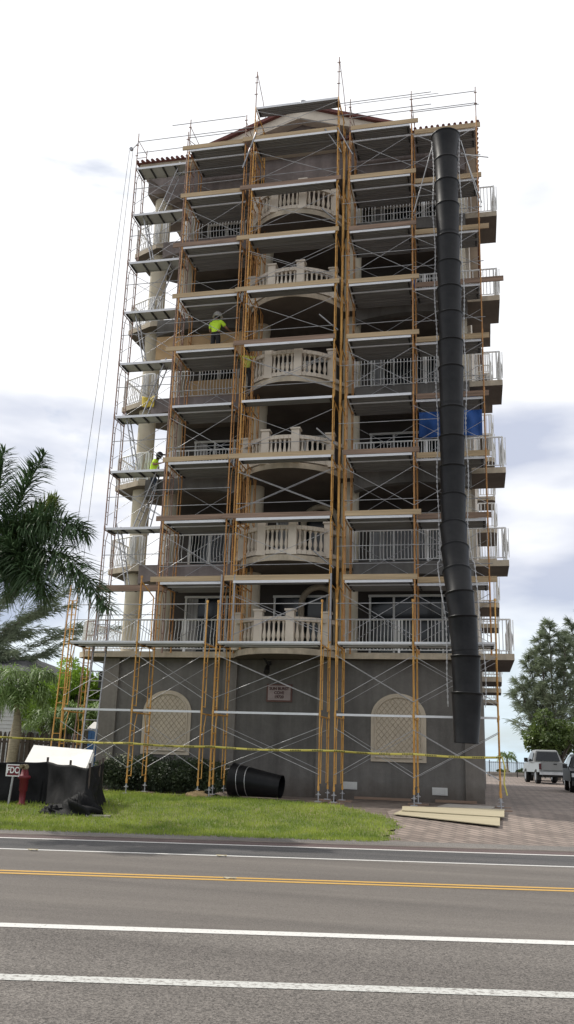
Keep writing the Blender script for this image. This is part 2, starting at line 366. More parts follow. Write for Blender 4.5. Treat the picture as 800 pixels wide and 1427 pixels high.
# gutter / flush kerb
mb = MB(); pts = []
for i in range(61):
    u = -90+3*i
    for v, z in ((18.27, .004), (18.42, .012), (18.58, .045), (18.75, .06)): pts.append((*uv_xy(u, v), z))
mb.add(pts, [(i*4+j, (i+1)*4+j, (i+1)*4+j+1, i*4+j+1) for i in range(60) for j in range(3)])
kind(mb.build('kerb', M['gutter']), 'structure')
def lerp_tab(t):
    def f(v):
        if v <= t[0][0]: return t[0][1]
        for (a, x), (b, y) in zip(t, t[1:]):
            if v <= b: return x+(y-x)*(v-a)/(b-a)
        return t[-1][1]
    return f
gb = lerp_tab([(18.4, 2.1), (19.6, 2.3), (21.2, 2.75), (22.1, 2.65), (23.2, 2.15), (24.5, 1.5), (25.4, .2), (26.7, -1.9), (27.0, -3.2), (28.4, -5.2), (34, -8.2)])
gb0 = gb
gb = lambda v: gb0(v)+.09*math.sin(v*7.3)+.06*math.sin(v*17.1+1)+.04*math.sin(v*31)
sheet('lawn', fr(18.66, 34, 150), -45, gb, M['soil'], .0, nu=60)
db = lerp_tab([(18.4, 2.12), (19.6, 2.32), (21.2, 2.77), (22.1, 2.67), (23.6, 2.75), (24.6, 3.6), (26.2, 4.9), (28, 6.15), (90, 6.15)])
sheet('driveway', fr(18.7, 30, 24)+fr(32, 86, 8), db, 60, M['paver'], -.004, nu=40)
# blades of grass
mb = MB(); rg = random.Random(3)
for i in range(60000):
    v = 18.6+(rg.random()**1.3)*9.5; u = -9.5+rg.random()*12.5
    e = gb(v)-.15+.3*rg.random()**2
    if u > e: continue
    x, y = uv_xy(u, v); z = zv(v)
    h = .035+.05*rg.random()+(.05 if rg.random() < .03 else 0); a = rg.random()*6.28; w = .006+.006*rg.random()
    dx, dy = math.cos(a)*w, math.sin(a)*w; lx, ly = (rg.random()-.5)*.06, (rg.random()-.5)*.06
    mb.add([(x-dx, y-dy, z), (x+dx, y+dy, z), (x+lx, y+ly, z+h)], [(0, 1, 2)])
kind(mb.build('grass', M['grass']), 'stuff')

# ------------------------------------------------------------------ the tower building
S = [4.81, 7.72, 10.77, 13.80, 16.91, 20.16]
words = ['first', 'second', 'third', 'fourth', 'fifth', 'sixth', 'seventh', 'eighth', 'ninth', 'tenth']
B = thing('apartment_building', 'tall taupe apartment building with curved cream balconies wrapped in scaffolding', 'building', (-1.7, 3, .42))
mb = MB(); mb.box(-8.0, 4.38, 2.12, 26, .2, 4.61)
mb.build('ground_floor_wall', M['stucco'], B)
mb = MB()
for x0, x1, y in ((-8.06, -7.48, 2.02), (-3.83, -3.36, 2.0), (-.69, .12, 2.0), (3.88, 4.44, 2.02)): mb = MB(); mb.box(x0, x1, y, 2.3, .2, 4.605); mb.build('pilaster', M['pilaster'], B)
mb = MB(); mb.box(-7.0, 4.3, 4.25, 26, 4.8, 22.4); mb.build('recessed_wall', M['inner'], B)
mb = MB(); mb.box(4.02, 4.36, 3.5, 26.05, 4.815, 22.5); mb.build('side_wall', M['cream'], B, label='cream right hand side wall')
mb = MB()
mb.box(-7.0, 4.36, 1.72, 26.0, 22.45, 23.30)
# shallow arched header over top balconies
def header(x0, x1, zt, zb, rise, y0=1.68, y1=1.98, n=14):
    pl = [(x0, zt), (x0, zb)]
    for i in range(1, n):
        t = i/n; pl.append((x0+(x1-x0)*t, zb+rise*math.sin(math.pi*t)**.8))
    pl += [(x1, zb), (x1, zt)]
    m_ = MB(); vs = [(x, y0, z) for x, z in pl]+[(x, y1, z) for x, z in pl]; k = len(pl)
    for i in range(1, k-2):       # strips so the concave outline stays clean
        a, b = pl[i], pl[i+1]
        m_.add([(a[0], y0, a[1]), (b[0], y0, b[1]), (b[0], y0, zt), (a[0], y0, zt)], [(0, 1, 2, 3)])
        m_.add([(a[0], y1, a[1]), (b[0], y1, b[1]), (b[0], y1, zt), (a[0], y1, zt)], [(3, 2, 1, 0)])
        m_.add([(a[0], y0, a[1]), (a[0], y1, a[1]), (b[0], y1, b[1]), (b[0], y0, b[1])], [(0, 1, 2, 3)])
    m_.add([(x0, y0, zb), (x0, y0, zt), (x0, y1, zt), (x0, y1, zb)], [(0, 1, 2, 3)])
    m_.add([(x1, y0, zb), (x1, y0, zt), (x1, y1, zt), (x1, y1, zb)], [(3, 2, 1, 0)])
    m_.add([(x0, y0, zt), (x1, y0, zt), (x1, y1, zt), (x0, y1, zt)], [(0, 1, 2, 3)])
    return m_
mb.build('upper_wall', M['stucco2'], B)
header(-6.95, -3.45, 22.47, 21.95, .3).build('arched_header', M['stucco2'], B)
header(.45, 4.30, 22.47, 21.95, .3).build('arched_header', M['stucco2'], B)
header(-3.05, .05, 22.47, 22.05, .25).build('arched_header', M['stucco2'], B)
XC, HB = -1.68, 1.72      # bow centre and half width
def bowY(x, ya=.36, yb=1.72):
    t = min(abs(x-XC)/HB, 1); return ya+(yb-ya)*(1-math.sqrt(max(0, 1-(t*.93)**2)))/(1-math.sqrt(1-.93**2))
def bow(n=22, ya=.36):
    return [(XC-HB+2*HB*i/n, bowY(XC-HB+2*HB*i/n, ya)) for i in range(n+1)]
picket_shape = [(0, 0), (.14, .035), (.32, .085), (.5, .06), (.72, .0), (.99, 0)]
def railing(path, s, parent, spacing=.112):
    rail = MB(); pk = MB(); pst = []
    for (x0, y0), (x1, y1) in zip(path, path[1:]):
        L = math.hypot(x1-x0, y1-y0); dx, dy = (x1-x0)/L, (y1-y0)/L; nx, ny = dy, -dx   # outward on the right of travel
        rail.tube((x0, y0, s+1.06), (x1, y1, s+1.06), .028, 6); rail.tube((x0, y0, s+.1), (x1, y1, s+.1), .018, 4)
        n = max(2, int(L/spacing)); k = 0
        for i in range(n+1):
            px, py = x0+dx*L*i/n, y0+dy*L*i/n
            if i % 15 in (7,): continue
            rail.path([(px+nx*o, py+ny*o, s+.1+z*.95) for z, o in picket_shape], .0135, 4, cap=False)
        npst = max(1, int(L/1.7))
        for i in range(npst+1):
            px, py = x0+dx*L*i/npst, y0+dy*L*i/npst
            a = math.atan2(dy, dx); m_ = MB()
            m_.box(px-.035, px+.035, py-.02, py+.02, s+.0, s+1.05, rot=a); m_.box(px-.10, px-.075, py-.012, py+.012, s+.1, s+1.04, rot=a, c=(px, py))
            m_.box(px+.075, px+.10, py-.012, py+.012, s+.1, s+1.04, rot=a, c=(px, py)); pst.append(m_)
    o = rail.build('railing', M['white'], parent)
    for m_ in pst: m_.build('railing_post', M['white'], o)
    return o
post_x = [-3.2, -2.33, -1.30, -.27]
def bal_prof(z0, z1):
    h = z1-z0
    return [(.055, z0), (.055, z0+.06*h), (.035, z0+.09*h), (.04, z0+.14*h), (.068, z0+.28*h), (.060, z0+.40*h), (.036, z0+.58*h), (.030, z0+.72*h), (.034, z0+.86*h), (.05, z0+.9*h), (.05, z0+.93*h), (.055, z0+.94*h), (.055, z1)]
def balustrade(s, parent, ya):
    n = 22; pts = bow(n, ya+.12); o = None
    for (za, zb, w) in ((s+.04, s+.17, .09), (s+.83, s+.96, .10)):
        m_ = MB()
        for (xa, yA), (xb, yB) in zip(pts, pts[1:]):
            d = V((xb-xa, yB-yA, 0)).normalized(); nn = V((-d.y, d.x, 0))*w
            a, b = V((xa, yA, 0)), V((xb, yB, 0))
            q = [a-nn, b-nn, b+nn, a+nn]
            m_.prism([(p.x, p.y) for p in q], za, zb)
        if o is None: o = m_.build('balustrade', M['cream'], parent)
        else: m_.build('top_rail', M['cream'], o)
    for x in post_x:
        y = bowY(x, ya+.12); p = MB()
        p.box(x-.13, x+.13, y-.13, y+.13, s+.005, s+1.14); p.box(x-.165, x+.165, y-.165, y+.165, s+1.14, s+1.2)
        p.box(x-.15, x+.15, y-.15, y+.15, s+.006, s+.12); p.build('post', M['cream'], o)
    for a, b, k in ((post_x[0], post_x[1], 4), (post_x[1], post_x[2], 5), (post_x[2], post_x[3], 5)):
        for i in range(k):
            x = a+.13+(b-a-.26)*(i+.5)/k; q = MB(); q.lathe(bal_prof(s+.17, s+.84), x, bowY(x, ya+.12), 10)
            q.build('baluster', M['cream'], o)
    return o
for li, s in enumerate(S):
    ya = .36; left0 = -8.3 if li else -9.0
    pl = bow(22, ya)
    if li: poly = [(-8.28, 2.25), (-7.2, 1.70), (-3.42, 1.70)]+pl+[(.06, 1.70), (5.36, 1.70), (5.34, 3.42), (4.2, 3.42), (4.2, 4.4), (-7.2, 4.4), (-8.2, 3.6)]
    else: poly = [(-9.0, 2.1), (-8.6, 1.70), (-3.42, 1.70)]+pl+[(.06, 1.70), (5.42, 1.70), (5.36, 5.6), (4.2, 5.6), (4.2, 8), (-8.1, 8), (-8.9, 6)]
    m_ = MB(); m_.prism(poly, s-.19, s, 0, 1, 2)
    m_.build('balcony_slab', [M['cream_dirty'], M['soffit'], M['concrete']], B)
    if li:
        header(-6.9, -3.45, s+.004, s-.66, .26, 1.66, 1.96).build('arched_header', M['stucco2' if li % 2 else 'stucco'], B)
        header(.45, 4.28, s+.004, s-.66, .26, 1.66, 1.96).build('arched_header', M['stucco'], B)
    balustrade(s, B, ya)
    yy = 1.80
    if li:
        railing([(-6.1, yy), (-3.5, yy)], s, B); railing([(.42, yy), (5.28, yy), (5.24, 3.34)], s, B)
        railing([(-8.1, 3.5), (-8.2, 2.3), (-7.25, 1.82), (-6.9, 1.82)], s, B)
    else:
        railing([(-8.8, 5.5), (-8.9, 2.15), (-8.55, 1.80), (-3.45, yy)], s, B); railing([(.22, yy), (5.32, yy), (5.26, 5.5)], s, B)
    # columns
    top = (S[li+1]-.19 if li < 5 else 22.45)-.002
    for x, y, r in ((-7.32, 2.45, .31), (-6.33, 2.75, .27), (-3.12, 2.42, .31), (.22, 2.42, .3), (4.0, 2.5, .0)):
        m_ = MB()
        if r: m_.lathe([(r*1.02, s+.001), (r*1.02, top-.3), (r*1.06, top-.28), (r*1.06, top)], x, y, 24)
        else: m_.box(3.88, 4.24, 2.3, 2.66, s+.001, top)
        m_.build('column', M['column'], B)
    # sliding doors
    for x0, w, nn in ((-6.0, 2.3, 3), (-2.7, 1.9, 2), (.7, 3.3, 4)):
        f = MB(); g = MB(); c = MB(); y = 4.2; pw = w/nn
        f.box(x0-.06, x0+w+.06, y-.05, y+.04, s+2.2, s+2.28); f.box(x0-.06, x0+w+.06, y-.05, y+.04, s+.01, s+.07)
        for i in range(nn+1): f.box(x0+pw*i-.035, x0+pw*i+.035, y-.045, y+.035, s+.07, s+2.2)
        g.box(x0, x0+w, y+.0, y+.03, s+.05, s+2.2)
        fo = f.build('sliding_door', M['white'], B); g.build('pane', M['glass'], fo)
        if (li+nn) % 2: c.box(x0+.06, x0+pw*.6, y-.012, y-.004, s+.08, s+2.18); c.build('curtain', M['curtain'], fo)
    if li < 2:
        m_ = MB(); cx, cz, r = -1.05, s+1.9, .62; n = 18
        arc = [(cx-r, s+.02)]+[(cx-r*math.cos(math.pi*i/n), cz+r*math.sin(math.pi*i/n)) for i in range(n+1)]+[(cx+r, s+.02)]
        for (a, b), (c, d) in zip(arc, arc[1:]): m_.tube((a, 3.9, b), (c, 3.9, d), .11, 8)
        m_.build('arched_surround', M['cream_dirty'], B)
    # rear side balconies
    stacks = [(9.6, 12.1, 5.15), (15.4, 17.3, 5.2)]+([(23.5, 25.5, 5.1)] if li == 0 else [])
    for y0, y1, xr in stacks:
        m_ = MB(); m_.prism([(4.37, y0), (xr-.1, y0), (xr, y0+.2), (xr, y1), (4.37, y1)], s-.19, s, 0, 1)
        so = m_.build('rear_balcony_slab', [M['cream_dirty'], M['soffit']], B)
        railing([(4.42, y0+.08), (xr-.07, y0+.1), (xr-.07, y1-.1)], s, B)
# niches
def niche(cx, zb, zs, r, name='arched_panel'):
    n = 22; y = 2.12
    arc = [(cx+r*math.cos(math.pi*i/n), zs+r*.86*math.sin(math.pi*i/n)) for i in range(n+1)]
    m_ = MB(); m_.xz([(cx-r, zb), (cx+r, zb)]+arc, y-.05, y+.05)
    o = m_.build(name, M['niche'], B)
    r2 = r-.13; b = MB()
    arc2 = [(cx+r2*math.cos(math.pi*i/n), zs+r2*.86*math.sin(math.pi*i/n)) for i in range(n+1)]
    outline = [(cx-r2, zb+.13), (cx+r2, zb+.13)]+arc2
    inner = [(cx-r, zb), (cx+r, zb)]+arc
    for (a0, b0), (a1, b1) in zip(outline, outline[1:]+outline[:1]): b.tube((a0, y-.055, b0), (a1, y-.055, b1), .032, 6)
    b.build('raised_border', M['niche'], o)
    def inside(x, z):
        if abs(x-cx) > r2 or z < zb+.13: return False
        return z < zs or ((x-cx)/r2)**2+((z-zs)/(r2*.86))**2 < 1
    l_ = MB(); st = .2
    for sgn in (1, -1):
        for k in range(-16, 17):
            seg = None; t = 0
            pts = [(cx-r2+i*.02, zb+1.1+k*st+sgn*(i*.02-r2)*1.15) for i in range(int(2*r2/.02)+1)]
            ins = [p for p in pts if inside(*p)]
            if len(ins) > 2: l_.tube((ins[0][0], y-.053, ins[0][1]), (ins[-1][0], y-.053, ins[-1][1]), .007, 4)
    l_.build('lattice', M['lattice'], o)
niche(-5.70, 1.53, 2.86, .83); niche(1.87, 1.53, 2.86, .85)
for x0, x1, z0, z1 in ((.13, .6, .68, .9), (2.88, 3.34, .61, .83), (-2.15, -1.72, .66, .9)):
    m_ = MB(); m_.box(x0, x1, 2.09 if x0 > 1 or x0 < -1 else 2.09, 2.13, z0, z1)
    for k in range(6): m_.box(x0+.02+k*(x1-x0-.03)/6, x0+.02+(k+.72)*(x1-x0-.03)/6, 2.075, 2.10, z0+.03, z1-.03)
    m_.build('wall_vent', M['vent'], B)
# thin conduit and spotlight
m_ = MB(); m_.box(-2.34, -2.24, 2.0, 2.12, 4.42, 4.55); m_.tube((-2.29, 2.0, 4.48), (-2.29, 1.72, 4.3), .02); m_.tube((-2.29, 1.8, 4.36), (-2.27, 1.6, 4.16), .075, 10, r1=.1)
m_.tube((-2.29, 1.9, 4.42), (-2.4, 1.72, 4.62), .035, 8)
m_.build('spotlight', M['plastic'], B)
m_ = MB(); m_.box(-8.4, -8.07, 2.5, 2.8, 3.65, 4.2); m_.build('wall_lantern', M['plastic'], B)
# roof
m_ = MB()
m_.box(-7.95, 4.70, 1.28, 26.3, 23.30, 23.42, bottom=1)
m_.build('eaves', [M['cream_dirty'], M['cream']], B)
m_ = MB(); m_.prism([(-7.8, 1.9), (-7.02, 1.9), (-7.02, 4.5), (-7.8, 4.5)], 22.5, 23.28); m_.add([(-7.93, 1.7, 23.29), (-6.97, 1.7, 23.29), (-6.97, 1.7, 22.46), (-7.93, 5, 23.29), (-6.97, 5, 23.29), (-6.97, 5, 22.46)], [(0, 2, 1), (3, 4, 5), (0, 3, 5, 2)])
m_.build('corner_soffit', M['stucco2'], B)
rf = MB()
zt0, zt1 = 23.44, 25.2
rf.add([(-8.05, 1.18, zt0), (4.78, 1.18, zt0), (4.78, 26.4, zt0), (-8.05, 26.4, zt0), (-4.5, 6.5, zt1), (.8, 6.5, zt1), (.8, 21, zt1), (-4.5, 21, zt1),
        (-8.05, 1.18, zt0-.02), (4.78, 1.18, zt0-.02), (4.78, 26.4, zt0-.02), (-8.05, 26.4, zt0-.02)],
       [(0, 1, 5, 4), (1, 2, 6, 5), (2, 3, 7, 6), (3, 0, 4, 7), (4, 5, 6, 7), (11, 10, 9, 8), (0, 8, 9, 1), (1, 9, 10, 2), (2, 10, 11, 3), (3, 11, 8, 0)])
k = int(12.8/.2)
for i in range(k+1):
    x = -8.0+i*.2; ln = max(.06, min(1.48, (x+8.05)*1.4, (4.78-x)*1.4)); rf.tube((x, 1.12, zt0+.02), (x, 1.12+ln, zt0+.02+.345*ln), .055, 8)
for i in range(20):
    y = 1.3+i*.26
    for x, sx in ((-8.08, 1), (4.8, -1)): ln = max(.05, min(1.2, (y-1.18)*.6)); rf.tube((x, y, zt0+.02), (x+sx*ln, y, zt0+.02+.46*ln), .055, 6)
ro = rf.build('roof', M['tile'], B)
# front gable
gx, gz, ga, gb_ = -1.68, 25.1, 3.55, 23.85
g = MB(); g.xz([(gx-ga, gb_), (gx+ga, gb_), (gx, gz-.1)], 1.74, 6.4); g.build('gable_wall', M['stucco2'], ro)
g = MB(); t = MB()
for sg in (-1, 1):
    a = (gx+sg*(ga+.25), gb_-.16); b = (gx, gz)
    g.xz([a, b, (b[0], b[1]-.42), (a[0], a[1]-.34)] if sg > 0 else [a, (a[0], a[1]-.34), (b[0], b[1]-.42), b], 1.3, 1.72)
    t.xz([(a[0]+sg*.05, a[1]), (b[0], b[1]+.005), (b[0], b[1]+.13), (a[0]+sg*.05, a[1]+.12)], 1.16, 6.5)
g.build('raking_fascia', M['cream'], ro); t.build('gable_tiles', M['tile'], ro)
g = MB(); g.lathe([(.09, 25.15), (.09, 25.4), (.14, 25.42), (.14, 25.52), (.02, 25.58)], gx+.05, 1.5, 10); g.build('vent_cap', M['jack'], ro)

# ------------------------------------------------------------------ scaffolding
def frame_mesh(y0, y1, h, nm, inner=.28):
    m_ = MB(); r = .0225
    for y in (y0, y1): m_.tube((0, y, 0), (0, y, h), r, 6)
    m_.tube((0, y0, h-.06), (0, y1, h-.06), .02, 6)
    if inner:
        for y, sg in ((y0, 1), (y1, -1)):
            yi = y+sg*inner
            m_.tube((0, yi, .12), (0, yi, h-.42), .015, 5); m_.tube((0, yi, h-.42), (0, yi+sg*.14, h-.07), .015, 5)
            for k in range(4): m_.tube((0, y, .14+k*.42), (0, yi, .14+k*.42), .013, 4)
        m_.tube((0, y0+inner+.14, h-.07), (0, y1-inner-.14, h-.07), .018, 5)
    for y in (y0, y1):
        for z in (.3, h-.4): m_.tube((0, y-.045, z), (0, y+.02, z), .012, 4)
        m_.tube((0, y, -.06), (0, y, .06), .031, 8)
    return m_
frames = {}
def frame(tower, x, z, y0, y1, h, mk, inner=.28, tilt=0):
    key = (y0, y1, h, mk, inner)
    if key not in frames: frames[key] = frame_mesh(y0, y1, h, 'frame', inner).mesh('frame', [M[mk]])
    o = child('frame', frames[key], tower, (x, 0, z)); return o
braces = {}
def brace(tower, x0, x1, y, z, h=1.25, thick=.0095):
    key = (round(x1-x0, 2), h)
    if key not in braces:
        m_ = MB(); w = x1-x0
        m_.tube((.0, 0, .3), (w, -.018, .3+h), thick, 5); m_.tube((.0, -.03, .3+h), (w, 0, .3), thick, 5)
        braces[key] = m_.mesh('cross_brace', [M['galv']])
    return child('cross_brace', braces[key], tower, (x0, y, z))
def rail(tower, x0, x1, y, z, mk='jack', r=.0135, name='guard_rail'):
    m_ = MB(); m_.tube((x0, y, z), (x1, y, z+.01), r, 5); return m_.build(name, M[mk], tower)
def deck(tower, x0, x1, y0, y1, z, cross=False):
    m_ = MB()
    m_.box(x0, x1, y0+.02, y1-.02, z-.02, z, 1)
    m_.box(x0, x1, y0, y0+.02, z-.075, z+.006, 0 if (y0 < .2 or cross or y0 in (.53, .63)) else 1); m_.box(x0, x1, y1-.02, y1, z-.055, z+.006, 1)  # outer rails take the skylit colour, inner and rear rails the darker one
    if cross:
        n = 4
        for i in range(n+1):
            x = x0+.03+(x1-x0-.1)*i/n; m_.box(x, x+.05, y0+.025, y1-.025, z-.07, z-.022, 2)
    else:
        n = max(2, int((y1-y0)/.085))
        for i in range(1, n): 
            y = y0+(y1-y0)*i/n; m_.box(x0+.02, x1-.02, y-.014, y+.014, z-.05, z-.021, 1)
    for x in (x0+.04, x1-.1): m_.box(x, x+.05, y0+.1, y1-.1, z-.09, z-.052, 2)
    return m_.build('platform', [M['alu'], M['deckply' if cross else 'deckside'], M['plastic']], tower)
def toe(tower, x0, x1, y, z, mk='timber', h=.175, dz=0):
    m_ = MB(); a = V((x0, y, z)); 
    m_.add([(x0, y-.02, z+.012), (x1, y-.02, z+.012+dz), (x1, y+.02, z+.012+dz), (x0, y+.02, z+.012), (x0, y-.02, z+h), (x1, y-.02, z+h+dz), (x1, y+.02, z+h+dz), (x0, y+.02, z+h)],
           [(0, 1, 5, 4), (1, 2, 6, 5), (2, 3, 7, 6), (3, 0, 4, 7), (4, 5, 6, 7), (0, 3, 2, 1)])
    return m_.build('toe_board', M[mk], tower)
LV = [6.8+2*k for k in range(9)]      # working levels of the upper scaffold
grp = 'scaffold towers round the building'
rs = random.Random(11)
def tower(nm, label, x): return thing('scaffold_tower', label, 'scaffolding', (x, 0, .42), grp)
TL = tower('l', 'narrow rust brown scaffold tower at the left corner beside the cream columns', -6.8)
TAB = tower('ab', 'orange scaffold tower of timber edged decks between the corner column and the curved balconies', -4.4)
TC = tower('c', 'widest and tallest scaffold tower, in front of the curved stone balconies', -1.5)
TR = tower('r', 'orange scaffold tower two bays wide that the black chute hangs on', 2.5)
GL = tower('gl', 'yellow scaffold base over the hedge and left arched panel', -5.6)
GC = tower('gc', 'yellow scaffold base in front of the name plaque and fallen chute', -1.5)
GR = tower('gr', 'yellow scaffold base over the right arched panel and the plywood on the ground', 2.6)
for k in range(-1, 8):
    z = 4.8+2*(k+1)
    low = k == -1
    # left narrow tower
    for x in (-7.8, -5.80): frame(TL, x, z, .62, 1.5, 1.99, 'brown', .17)
    if True:
        brace(TL, -7.8, -5.8, .6, z+.05); brace(TL, -7.8, -5.8, 1.52, z+.05)
        rail(TL, -7.8, -5.6, .6, z+1.05+.0)
        deck(TL, -7.78, -5.78, .64, 1.32, z+2, True)
    # a-b bay
    for x in (-5.50, -3.37): frame(TAB, x, z, .02, 1.52, 1.99, 'orange')
    brace(TAB, -5.5, -3.37, 1.55, z); 
    if k % 2 == 0: brace(TAB, -5.5, -3.37, -.01, z)
    rail(TAB, -5.5, -3.37, -.02, z+2+.5)
    if k in (0, 2, 3, 6): rail(TAB, -5.9, -3.3, -.02, z+2+1.05)
    for a, b in ((0, .48), (.53, .98), (.99, 1.2), (1.21, 1.6)): deck(TAB, -5.46, -3.41, a, b, z+2+(0 if a else .0))
    # centre
    mk = 'yellow'
    for x in (-3.04, 0.0): frame(TC, x, z, -.02 if 1 else 0, 1.5, 1.99, mk)
    brace(TC, -3.04, 0, -.05, z)
    if k % 2: brace(TC, -3.04, 0, 1.53 if k > 6 else .28, z+.1)
    rail(TC, -3.04, .0, -.06, z+2.5)
    deck(TC, -3.02, -.02, -.12, .32, z+2)
    if k in (7, 5): deck(TC, -3.02, -.02, .34, .82, z+2)
    frame(TAB, -3.22, z, .30, 1.45, 1.99, 'orange', .2); frame(TC, -2.86, z, .42, 1.5, 1.99, 'orange', .2) if k < 7 else None
    frame(TC, .17, z, .35, 1.5, 1.99, 'yellow', .2)
    # right two bays
    for x in (.42, 2.56, 4.74): frame(TR, x, z, .02 if x < 4 else .05, 1.52, 1.99, 'orange')
    brace(TR, .42, 2.56, 1.55, z); brace(TR, 2.56, 4.74, 1.55, z); brace(TR, 2.56, 4.74, .0, z)
    if k % 2: brace(TR, .42, 2.56, -.01, z)
    rail(TR, .42, 2.56, -.02, z+2.5)
    if k % 3 != 0: rail(TR, .2, 3.5, -.04, z+3.05, 'galv', .011)
    rail(TR, 2.56, 4.85, .02, z+2.45)
    for a, b in ((0, .48), (.53, .98), (.99, 1.2), (1.21, 1.62)): deck(TR, .46, 2.50, a, b, z+2)
    for a, b in ((.63, 1.1), (1.12, 1.6)): deck(TR, 2.60, 4.70, a, b, z+2)
    # edge boards
    if k != 2:
        toe(TAB, -5.75+rs.uniform(-.15, .1), -3.42, -.0, z+2, 'timber2' if k in (0, 5) else 'timber', dz=rs.uniform(-.02, .03))
        toe(TC, -3.3+rs.uniform(-.2, 0), rs.uniform(.0, .2)-.05, -.085, z+2, 'timber' if k % 3 else 'timber2', dz=rs.uniform(-.02, .02))
        toe(TR, .35+rs.uniform(0, .1), 2.6+rs.uniform(0, .25), .0-.0, z+2, 'timber' if k % 4 != 1 else 'timber2')
    toe(TR, 2.62, 4.85+rs.uniform(0, .22)+(.55 if k == 4 else 0), .60, z+2, 'timber2' if k in (4, 0, 2) else 'timber', .19)
# dark jack posts where the upper scaffold starts
for t_, x in ((TAB, -3.4), (TC, -2.98), (TC, .05)):
    m_ = MB(); m_.tube((x, -.08, 4.95), (x, -.08, 7.0), .033, 8); m_.tube((x, -.08, 5.6), (x, -.08, 5.7), .05, 8); m_.build('jack_post', M['jack'], t_)
# top of the scaffold
for x in (-3.04, 0): frame(TC, x, 22.8, -.02, 1.5, 1.46, 'yellow', .28)
deck(TC, -3.02, -.02, 0, .48, 24.27)
brace(TC, -3.04, 0, -.05, 22.75, 1.0)
for x, zt in ((-3.04, 25.8), (0, 25.95)):
    m_ = MB(); m_.tube((x, -.02, 24.2), (x, -.02, zt), .019, 6); m_.tube((x, 1.5, 24.2), (x, 1.5, zt-.9), .019, 6); m_.tube((x, -.02, zt-.05), (x, .9, zt-.5), .013, 5); m_.tube((x, .9, zt-.5), (x, 1.5, zt-.95), .013, 5)
    for z in (24.8, 25.3, zt-.25): m_.tube((x-.06, -.05, z), (x+.06, -.05, z), .016, 5)
    m_.build('guard_post', M['brown'], TC)
for t_, x, y0, y1, zt in ((TAB, -5.5, .0, 1.5, 24.1), (TAB, -3.37, 0, 1.5, 24.0), (TR, .42, 0, 1.5, 24.1), (TR, 2.56, 0, 1.5, 24.12), (TR, 4.74, .05, 1.5, 24.0), (TL, -7.8, .62, 1.5, 24.3), (TL, -5.8, .62, 1.5, 24.1)):
    m_ = MB(); m_.tube((x, y0, 22.75), (x, y0, zt), .0175, 6); m_.tube((x, y1, 22.75), (x, y1, zt-.1), .0175, 6); m_.tube((x, y0, zt-.3), (x, y1, zt-.3), .013, 5); m_.tube((x, y0, 23.2), (x, y1, 23.9), .013, 5)
    for z in (23.3, 23.75): m_.tube((x-.05, y0-.03, z), (x+.05, y0-.03, z), .018, 5)
    m_.build('guard_post', M['brown'], t_)
for t_, x0, x1, y, z in ((TC, .0, 3.25, -.03, 23.95), (TC, -.0, 3.25, -.03, 23.45), (TR, 2.5, 4.74, .02, 23.8), (TR, 2.5, 4.74, .02, 23.32), (TAB, -6.2, -3.4, -.03, 23.92), (TAB, -5.4, -3.0, -.03, 23.40), (TL, -7.8, -5.6, .58, 23.9), (TL, -7.8, -5.6, .58, 23.4)):
    rail(t_, x0, x1, y, z)
m_ = MB(); m_.tube((.0, -.1, 22.9), (.55, -.15, 21.7), .02, 6); m_.tube((-.45, -.12, 22.9), (.1, .2, 22.1), .028, 6); m_.build('loose_tube', M['jack'], TC)
m_ = MB(); m_.tube((-3.4, -.1, 21.7), (-2.95, -.12, 23.1), .03, 6); m_.build('loose_tube', M['jack'], TC)
for k in range(0, 8, 2):
    m_ = MB(); m_.tube((-.5, -.14, 7.7+2*k), (.1, .1, 7.2+2*k), .026, 6); m_.build('loose_tube', M['jack'], TC)

# lower, forward tier
yF, yB = -1.2, .28
def base(t_, x, jack=.36):
    for y in (yF, yB):
        z = zg(x, y); m_ = MB()
        m_.tube((x, y, z+.02), (x, y, .86), .016, 6); m_.box(x-.09, x+.09, y-.09, y+.09, z+.012, z+.035); m_.tube((x-.07, y, .62), (x+.07, y, .62), .012, 5); m_.tube((x, y, .6), (x, y, .66), .034, 8)
        m_.build('base_jack', M['galv'], t_)
        m_ = MB(); m_.box(x-.28, x+.28, y-.14, y+.14, z-.03, z+.012); m_.build('sole_board', M['timber2'], t_)
for t_, xs in ((GL, (-7.8, -5.6, -3.46)), (GC, (-3.12, 0.0)), (GR, (.43, 2.6, 4.86))):
    for x in xs:
        base(t_, x)
        for z, h in ((.78, 1.99), (2.77, 2.0)): frame(t_, x, z, yF, yB, h, 'yellow', .30)
        m_ = MB(); zt = 6.75 if x == -5.6 else 5.98
        m_.tube((x, yF, 4.75), (x, yF, zt), .0225, 6); m_.tube((x, yF, zt-.05), (x, yF, zt+.02), .035, 8)
        if x == -5.6: m_.tube((x, yF, 6.6), (x, -.1, 6.3), .02, 6); m_.tube((x, -.1, 4.8), (x, -.1, 6.3), .02, 6)
        m_.build('guard_post', M['yellow'], t_)
    for x0, x1 in zip(xs, xs[1:]):
        for z in (.85, 2.85):
            brace(t_, x0, x1, yF-.03, z); brace(t_, x0, x1, yB+.03, z)
        for z in (2.77, 4.77):
            m_ = MB(); m_.box(x0+.04, x1-.04, yF-.01, yF+.04, z-.035, z+.025, 0); m_.build('ledger', M['alu'], t_)
        d = deck(t_, x0+.04, x1-.04, yF+.06, yF+.5, 4.78); d = deck(t_, x0+.04, x1-.04, yF+.54, yF+1.0, 4.78)
        rail(t_, x0, x1, yF-.03, 5.88); rail(t_, x0, x1, yF-.03, 5.42)
